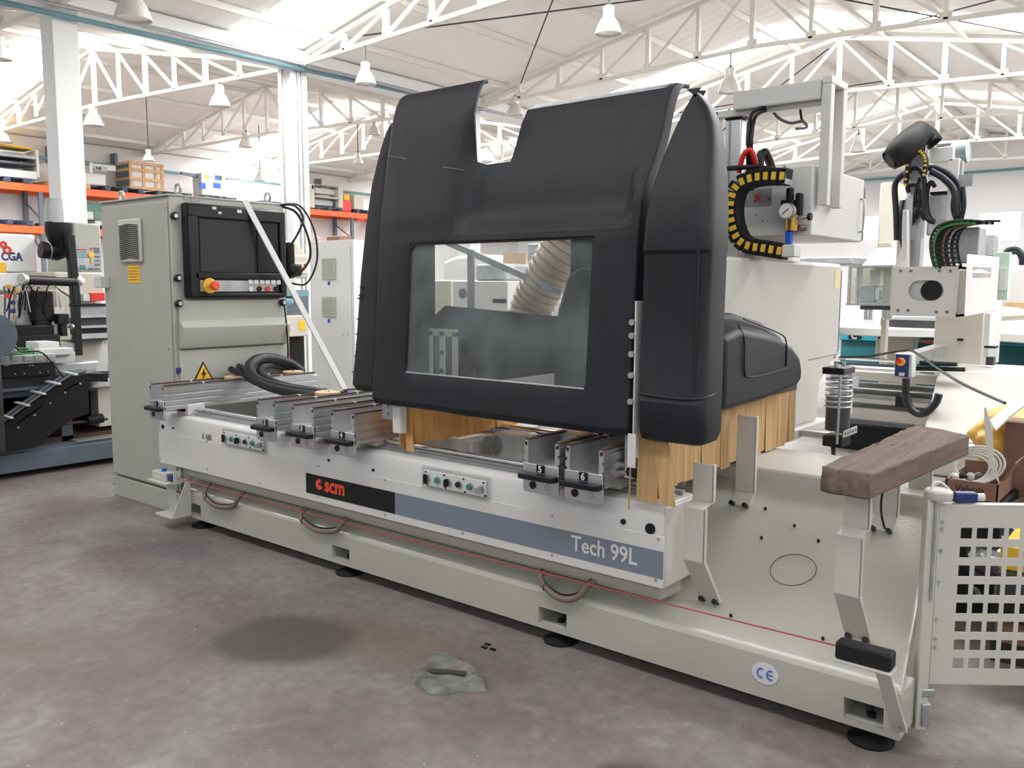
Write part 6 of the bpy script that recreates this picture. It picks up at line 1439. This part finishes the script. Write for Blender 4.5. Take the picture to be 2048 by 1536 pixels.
# ================================================================== LEFT MACHINES
ft = root('edge_machine', 'pale machine housing with the letters CGA and a red ring emblem, at the left edge', 'machine', (-10.4, 3.8, 0))
FX = -10.0
a = PX(-90, 470, FX); b = PX(75, 545, FX); OB('upper_housing', (FX-.9, a.y, PX(75, 545, FX).z), (FX, b.y, PX(75, 470, FX).z), 'whiteb', ft, .02)
a = PX(-90, 560, FX); b = PX(40, 582, FX); OB('under_housing', (FX-.7, a.y, b.z), (FX+.02, PX(60, 560, FX).y, PX(60, 546, FX).z), 'whiteb', ft, .02)
OB('housing_stand', (FX-.85, PX(-80, 560, FX).y, 0), (FX-.35, PX(55, 560, FX).y, PX(60, 560, FX).z), 'beige', ft, .02)
b_ = PX(3, 520, FX+.004); text('maker_letters', 'CGA', (PX(5, 504, FX).z-PX(5, 520, FX).z)*1.42, (FX+.004, b_.y, b_.z), 'navy', ft, '+x', bold=.004, sx=.82)
for u, v, r_ in ((7, 489, 5), (15, 500, 6)):
    c = PX(u, v, FX+.006); obj('ring_emblem', torus(BM(), c, r_*.0052, .011, 'x', 18, 6), 'redp', ft)
c = PX(0, 525, FX+.003); OB('yellow_label', (FX, c.y-.1, PX(0, 545, FX).z), (FX+.004, PX(12, 530, FX).y, PX(0, 525, FX).z), 'ysticker', ft)
gk = root('keypad_cabinet', 'grey machine cabinet with a blue-green keypad, left of the tall grey cabinet', 'machine cabinet', (-9.7, 4.6, 0))
KX = -9.4; a = PX(147, 447, KX); b = PX(206, 545, KX)
OB('cabinet_housing', (KX-.7, a.y, PX(150, 545, KX).z), (KX, b.y, PX(150, 445, KX).z), 'cab', gk, .02)
a = PX(152, 492, KX+.01); b = PX(203, 540, KX+.01); kp = OB('keypad_plate', (KX, a.y, b.z), (KX+.012, b.y, a.z), 'alu_d', gk, .004)
def kb(u0, v0, u1, v1, m): a = PX(u0, v0, KX+.014); b = PX(u1, v1, KX+.014); OB('key', (KX+.012, a.y, b.z), (KX+.02, b.y, a.z), m, kp)
for i in range(4): kb(190, 512+8*i, 199, 515+8*i, 'slate')
kb(189, 495, 199, 506, 'slate')
for i in range(3): kb(154, 503+5*i, 172, 505+5*i, 'teal')
kb(160, 533, 171, 539, 'teal_d'); kb(176, 536, 186, 539, 'teal_d'); kb(153, 536, 158, 538, 'teal'); kb(160, 530, 170, 532, 'cardboard')
kb(154, 498, 172, 500, 'redp'); kb(180, 495, 186, 499, 'redp'); kb(181, 518, 185, 528, 'brass')
c = PX(182, 510, KX+.02); obj('yellow_key', cyl(BM(), (KX+.01, c.y, c.z), (KX+.03, c.y, c.z), .03, n=14), 'ysticker', kp)
a = PX(108, 546, -9.3); b = PX(210, 620, -9.3); OB('lower_cream_body', (-10, a.y, PX(150, 592, -9.3).z), (-9.3, b.y, PX(150, 544, -9.3).z), 'beige', gk, .02)
a = PX(165, 596, -9.25); b = PX(210, 605, -9.25); OB('red_white_box', (-9.7, PX(182, 596, -9.25).y, PX(182, 602, -9.25).z), (-9.25, b.y, PX(182, 586, -9.25).z), 'redp', gk); OB('white_box', (-9.7, PX(168, 596, -9.25).y, PX(168, 602, -9.25).z), (-9.26, PX(181, 596, -9.25).y, PX(182, 588, -9.25).z), 'paper', gk)
OB('cabinet_stand', (-9.9, PX(90, 600, -9.4).y, 0), (-9.42, PX(206, 600, -9.4).y, PX(150, 592, -9.3).z), 'beige', gk, .02)
# extraction elbow with collar
el = root('dust_elbow', 'black dust elbow with a pale metal collar in front of the thick column', 'duct elbow', PX(115, 520, -8.4))
EX = -8.4
def ep_(u, v, x=EX): return PX(u, v, x)
a = ep_(117, 402); b = ep_(120, 446); obj('metal_collar', tube(BM(), [a, b], [.108, .125], 26), 'duct', el); obj('collar_box', cyl(BM(), ep_(117, 400), ep_(117, 403), .108, n=26), 'duct', el)
obj('elbow_duct', tube(BM(), [ep_(118, 446), ep_(118, 462), ep_(120, 478), ep_(122, 492), ep_(120, 502), ep_(112, 505), ep_(98, 502), ep_(88, 500)], [.118, .122, .105, .09, .085, .078, .072, .072], 22), 'black', el)
obj('duct_mouth', cyl(BM(), ep_(92, 501), ep_(82, 499), .077, n=22), 'blackm', el); obj('mouth_clamp', torus(BM(), ep_(97, 502), .078, .006, 'y', 22, 6), 'galv', el)
obj('mouth_opening', cyl(BM(), ep_(82.5, 499), ep_(81, 498.8), .068, n=22), 'black', el)
obj('mount_bracket', bar(BM(), ep_(122, 496), PX(141, 492, -8.2), .04, .03), 'black', el)
arm = root('suspension_arm', 'black tubular arm with a vertical post above the left machine', 'machine arm', PX(148, 610, -8.2))
obj('vertical_post', bar(BM(), PX(139, 470, -8.2), PX(152, 612, -8.2), .075, .07), 'black', arm, .008)
obj('horizontal_tube', tube(BM(), [PX(45, 559, -8.0), PX(60, 560, -8.05), PX(100, 562, -8.1), PX(152, 564, -8.2)], [.035, .042, .042, .042], 14), 'black', arm)
obj('joint', cyl(BM(), PX(150, 556, -8.2), PX(162, 567, -8.2), .05, n=16), 'galv', arm); obj('tube_cap', cyl(BM(), PX(42, 558, -7.98), PX(50, 559, -8.0), .045, n=16), 'alu', arm)
OB('post_foot', (-8.25, PX(152, 612, -8.2).y-.03, .9), (-8.18, PX(152, 612, -8.2).y+.03, PX(152, 612, -8.2).z), 'black', arm)
# drilling unit
du = root('drilling_unit', 'black and white drilling head with bundles of wires, under the black arm', 'drilling head', (-8.4, 3.4, .95))
def ub_(n, u0, v0, u1, v1, X, dp, m, par, bev=.006): return sbox(n, u0, v0, u1, v1, X, dp, m, par, bev)
ub_('black_motor', 62, 582, 112, 645, -8.2, .35, 'blackm', du, .03); ub_('motor_tail', 72, 640, 106, 656, -8.2, .2, 'black', du, .02)
ub_('white_slide', 20, 590, 62, 652, -8.3, .25, 'white', du, .01); ub_('slide_groove', 36, 600, 39, 625, -8.29, .02, 'navy', du); ub_('slide_rail', 46, 575, 50, 655, -8.28, .03, 'galv', du); ub_('alu_plate', 32, 630, 64, 650, -8.27, .03, 'alu_d', du)
ub_('head_block', 27, 652, 110, 676, -8.15, .4, 'black', du, .01); ub_('head_base', 30, 672, 122, 692, -8.12, .45, 'blackm', du, .01)
ub_('switch_box', 116, 628, 140, 648, -8.1, .1, 'blackm', du, .01); ub_('white_column', 110, 580, 142, 680, -8.5, .2, 'beige', du, .01); ub_('valve_block', 108, 615, 130, 632, -8.2, .1, 'white', du); ub_('chrome_knob', 140, 648, 152, 658, -8.15, .08, 'galv', du, .03); ub_('dark_frame', 122, 645, 136, 672, -8.12, .08, 'black', du)
random.seed(4)
for i in range(16):
    u0 = random.uniform(30, 120); u1 = u0+random.uniform(-30, 40); v0 = random.uniform(566, 576)
    OT('wire', [PX(u0, v0, -8.25), PX((u0+u1)/2, v0+random.uniform(2, 14), -8.05), PX(u1, random.uniform(595, 640), -8.15)], .006, random.choice(['black', 'black', 'blackm', 'cable_w', 'slate']), du, 6)
for i, u in enumerate((8, 17, 27)): OT('air_hose', [PX(u, 572, -8.1), PX(u+2, 600, -8.1), PX(u+1, 640, -8.15)], .008, ('slate', 'navy', 'brass')[i], du, 6)
for u, v, m in ((17, 573, 'brass'), (34, 582, 'brass'), (14, 592, 'redp'), (25, 605, 'navy'), (26, 622, 'navy')): c = PX(u, v, -8.05); OB('valve', (c.x-.02, c.y-.018, c.z-.018), (c.x+.02, c.y+.018, c.z+.018), m, du, .004)
OB('unit_stand', (-8.9, PX(20, 650, -8.3).y, .70), (-8.2, PX(140, 650, -8.3).y, PX(60, 692, -8.12).z), 'cab', du)
# bridge rails between units
br = root('cross_bridge', 'dark grooved cross beam running behind the tall grey cabinet', 'machine beam', PX(180, 680, -8.7))
a = PX(140, 612, -8.7); b = PX(215, 614, -8.7)
for v0, v1, m, dx in ((608, 613, 'blackm', 0), (613, 632, 'alu_d', -.02), (632, 636, 'paper' if False else 'alu', .01), (636, 652, 'dark_steel', -.03), (652, 657, 'alu', .0), (657, 668, 'blackm', -.02), (668, 678, 'alu', .04), (678, 683, 'dark_steel', .03)):
    OB('beam_profile', (-9.1, a.y, PX(150, v1, -8.7).z), (-8.7+dx, b.y, PX(150, v0, -8.7).z), m, br)
OB('beam_pedestal', (-9.3, a.y-.1, 0), (-8.8, b.y+.1, PX(150, 683, -8.7).z), 'beige', br, .01)
# green base machine (dark frame) parallel to the rack, its face along Y at X=-7.4
lm = root('dark_machine', 'dark machine frame with slanting cable ladder at the left edge, behind the grey cabinet', 'machine', (-7.9, 3.0, 0))
LX = -7.45; y0, y1 = 1.6, 4.3
def zx(v, X=LX, u=100): return PX(u, v, X).z
OB('frame_back', (-8.5, y0, .15), (-7.95, y1, zx(760)), 'blackm', lm)
OB('upper_rail', (-8.3, y0, zx(772)), (LX-.10, y1, zx(752)), 'dark_steel', lm, .004); OB('rack_strip', (-8.3, y0, zx(778)), (LX-.06, y1, zx(772)), 'slate', lm); OB('lower_rail', (-8.3, y0, zx(792)), (LX-.12, y1, zx(778)), 'slate', lm)
OB('bottom_ledge', (-8.3, y0, zx(905)), (LX-.1, y1, zx(880)), 'brownedge', lm)
OB('base_channel', (-8.3, y0, .05), (LX+.05, y1, .20), 'slate', lm, .004); OB('channel_top', (-8.0, y0, .20), (LX+.02, y1, .225), 'slate', lm); OB('drip_plate', (-7.7, PX(150, 890, LX).y, .225), (LX+.03, y1, .235), 'alu_d', lm)
for u in (120,): a = PX(u, 790, LX-.1); b = PX(142, 790, LX-.1); OB('frame_post', (LX-.3, a.y, .2), (LX-.1, b.y, zx(785)), 'slate', lm)
OT('screw_spindle', [PX(30, 857, LX-.05), PX(110, 850, LX-.05), PX(170, 843, LX-.05), PX(215, 838, LX-.05)], .012, 'brownedge', lm, 8); obj('spindle_motor', cyl(BM(), PX(175, 842, LX-.05), PX(205, 836, LX-.05), .04, n=14), 'blackm', lm)
OB('white_block', (LX-.15, PX(182, 775, LX-.05).y, zx(785)), (LX-.03, y1-.3, zx(768)), 'white', lm, .01); obj('white_knob', cyl(BM(), PX(185, 768, LX), PX(185, 760, LX), .03, n=12), 'white', lm)
OB('white_post', (LX-.25, PX(196, 800, LX-.1).y, zx(870)), (LX-.1, y1-.2, zx(784)), 'cab_l', lm, .006)
# carriage with clamps and green cables
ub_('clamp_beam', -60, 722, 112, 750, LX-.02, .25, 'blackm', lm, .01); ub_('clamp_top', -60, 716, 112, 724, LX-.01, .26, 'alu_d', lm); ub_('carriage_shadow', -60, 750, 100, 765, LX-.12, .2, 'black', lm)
for u in (0, 22, 48, 70, 95): ub_('clamp_block', u, 712, u+16, 722, LX, .1, 'alu_d', lm, .004)
for u, v in ((10, 731), (15, 731), (60, 731), (66, 731), (30, 748), (48, 747), (80, 745), (96, 743)): c = PX(u, v, LX-.015); obj('screw', cyl(BM(), (LX-.02, c.y, c.z), (LX-.01, c.y, c.z), .006, n=8), 'galv', lm)
for i in range(8): OT('green_cable', [PX(35+i*3, 696+i*.8, LX-.15), PX(60+i*2, 700+i, LX-.08), PX(20+i*12, 712, LX-.05)], .010, 'greencable', lm, 6)
ub_('side_rail_bright', 108, 728, 215, 738, LX-.35, .2, 'alu', lm, .01); ub_('grey_cover', -60, 692, 36, 708, LX, .3, 'alu_d', lm, .02)
OT('black_rod', [PX(8, 640, LX+.1), PX(36, 700, LX+.05), PX(85, 706, LX+.05), PX(128, 756, LX+.05)], .006, 'black', lm, 6)
# cable ladder (diagonal energy trough)
lx2 = LX+.12; pts = [PX(-60, 880, lx2), PX(0, 852, lx2), PX(60, 810, lx2), PX(110, 775, lx2), PX(145, 753, lx2), PX(175, 744, lx2), PX(215, 745, lx2)]
for dv, nm in ((-.0, 'trough_edge'), ): pass
bm = BM(); n_ = len(pts)
for a, b in zip(pts, pts[1:]): hexa(bm, [a+Vector((-.16, 0, -.01)), a+Vector((0, 0, -.01)), a+Vector((0, 0, -.08)), a+Vector((-.16, 0, -.08))], [b+Vector((-.16, 0, -.01)), b+Vector((0, 0, -.01)), b+Vector((0, 0, -.08)), b+Vector((-.16, 0, -.08))])
obj('cable_trough', bm, 'black', lm)
bm = BM()
for a, b in zip(pts[:-2], pts[1:-1]): hexa(bm, [a+Vector((0, 0, -.07)), b+Vector((0, 0, -.07)), (b.x, b.y, max(.24, b.z-.35)), (a.x, a.y, max(.24, a.z-.35))], [a+Vector((-.01, 0, -.07)), b+Vector((-.01, 0, -.07)), (b.x-.01, b.y, max(.24, b.z-.35)), (a.x-.01, a.y, max(.24, a.z-.35))])
obj('trough_side_plate', bm, 'blackm', lm)
for dx_ in (-.03, -.10, -.13): OT('trough_cable', [p+Vector((dx_, 0, .008)) for p in pts[:-1]], .010, 'slate', lm, 8)
for u, v in ((18, 841), (52, 816), (84, 793), (114, 773), (148, 754)): c = PX(u, v, lx2); obj('cable_strap', bar(BM(), c+Vector((.015, .015, .02)), c+Vector((-.17, -.01, .032)), .032, .012), 'cable_w', lm)
for u, v in ((3, 877), (36, 855), (69, 830), (100, 806), (130, 785), (160, 767)): c = PX(u, v, lx2+.0); obj('plate_rivet', cyl(BM(), (lx2, c.y, c.z), (lx2+.008, c.y, c.z), .009, n=8), 'galv', lm)
# white cartons / sheets on the table
for i, (u0, v0, u1, v1) in enumerate(((80, 699, 146, 712), (88, 708, 155, 728), (86, 686, 128, 700))): ub_('folded_guard', u0, v0, u1, v1, LX-.12-.1*(i == 2), .12, 'paper', lm if False else None, .004) if False else OB('folded_guard', (LX-.3-.1*i, PX(u0, v0, LX-.15).y, PX(u0, v1, LX-.15).z), (LX-.14-.05*i, PX(u1, v0, LX-.15).y, PX(u0, v0, LX-.15).z), 'paper', bevel=.004, label=('white folded sheet metal guard, middle one on the dark machine', 'white folded sheet metal guard, lowest and widest on the dark machine', 'white folded sheet metal guard, rearmost on the dark machine')[i], cat='metal guard')
obj('leaning_sheet', prism(BM(), [(PX(193, 742, LX+.1).y, PX(193, 742, LX+.1).z), (PX(215, 745, LX+.1).y, PX(193, 744, LX+.1).z), (PX(215, 690, LX+.1).y, PX(205, 690, LX+.1).z), (PX(205, 690, LX+.1).y, PX(205, 690, LX+.1).z)], 'x', LX+.09, LX+.10), 'white', label='white sheet corner showing at the left side of the tall grey cabinet', cat='sheet')
gm = root('round_cover_machine', 'blue-grey rounded cover at the left picture edge', 'machine cover', PX(-15, 700, -7.2)); c = PX(-12, 672, -7.25)
obj('rounded_cover', lathe(BM(), [(.0+.02, -.02), (.13, 0), (.17, .05), (.17, .25)], (c.x-.25, c.y, c.z), 28, 'x'), 'slate', gm); OB('cover_stand', (c.x-.28, c.y-.12, .235), (c.x-.02, c.y+.05, c.z-.1), 'dark_steel', gm, .02)
# things on the floor glimpsed under the supports
random.seed(14)
for i in range(10): 
    x = -5.0+random.random()*.9; y = 4.2+random.random()*.6
    obj('floor_stick', bar(BM(), (x, y, .03), (x+random.uniform(-.3, .3), y+random.uniform(.1, .5), random.uniform(.25, .5)), .02), random.choice(['cable_w', 'beige', 'paper']), label='pale stick in the heap behind the bed, left part', cat='stick', group='pale sticks heaped behind the bed')
OB('brown_box', (-5.1, 4.3, 0), (-4.5, 4.9, .35), 'brownedge', bevel=.01, label='dark brown box on the floor behind the first work support', cat='box')
# floor patch
fp_ = root('cement_patch', 'rough raised grey cement patch in the floor before the machine', 'cement patch', (-2.28, 2.41, 0))
bm = BM(); rnd = random.Random(2); n_ = 26; rings = []
for k_, (rr, z) in enumerate(((1.0, .001), (.96, .014), (.82, .022), (.62, .018), (.45, .006), (.2, .010), (.02, .012))):
    ring_ = []
    for i in range(n_):
        a = 2*pi*i/n_; w_ = 1+.12*sin(3*a+1)+.10*sin(5*a+2)+.06*rnd.uniform(-1, 1)
        ring_.append(bm.verts.new((-2.28+.165*rr*w_*cos(a)-.03*sin(a), 2.40+.145*rr*w_*sin(a)+.07*cos(a)*0, z+rnd.uniform(-.004, .006)*(k_ > 0)*rr)))
    rings.append(ring_)
for a, b in zip(rings, rings[1:]):
    for i in range(n_): bm.faces.new((a[i], a[(i+1) % n_], b[(i+1) % n_], b[i]))
bm.faces.new(rings[-1])
obj('patch_surface', bm, mat('rough_cement', (.23, .23, .21), .9, var=.55, vscale=16, bump=.8, bscale=60), fp_, ang=60)
obj('patch_hollow', bar(BM(), (-2.36, 2.36, .012), (-2.22, 2.44, .012), .03, .012), mat('hollow_dark', (.05, .045, .04), .95), fp_)  # dark bar laid across the low middle of the patch
for u, v in ((968, 1296), (985, 1300), (975, 1290)): c = PZ(u, v, 0); obj('wood_crumb', box(BM(), (c.x-.012, c.y-.006, 0), (c.x+.014, c.y+.008, .006)), 'blackm', label='tiny dark crumb on the floor beyond the cement patch', cat='debris', group='dark crumbs near the cement patch')
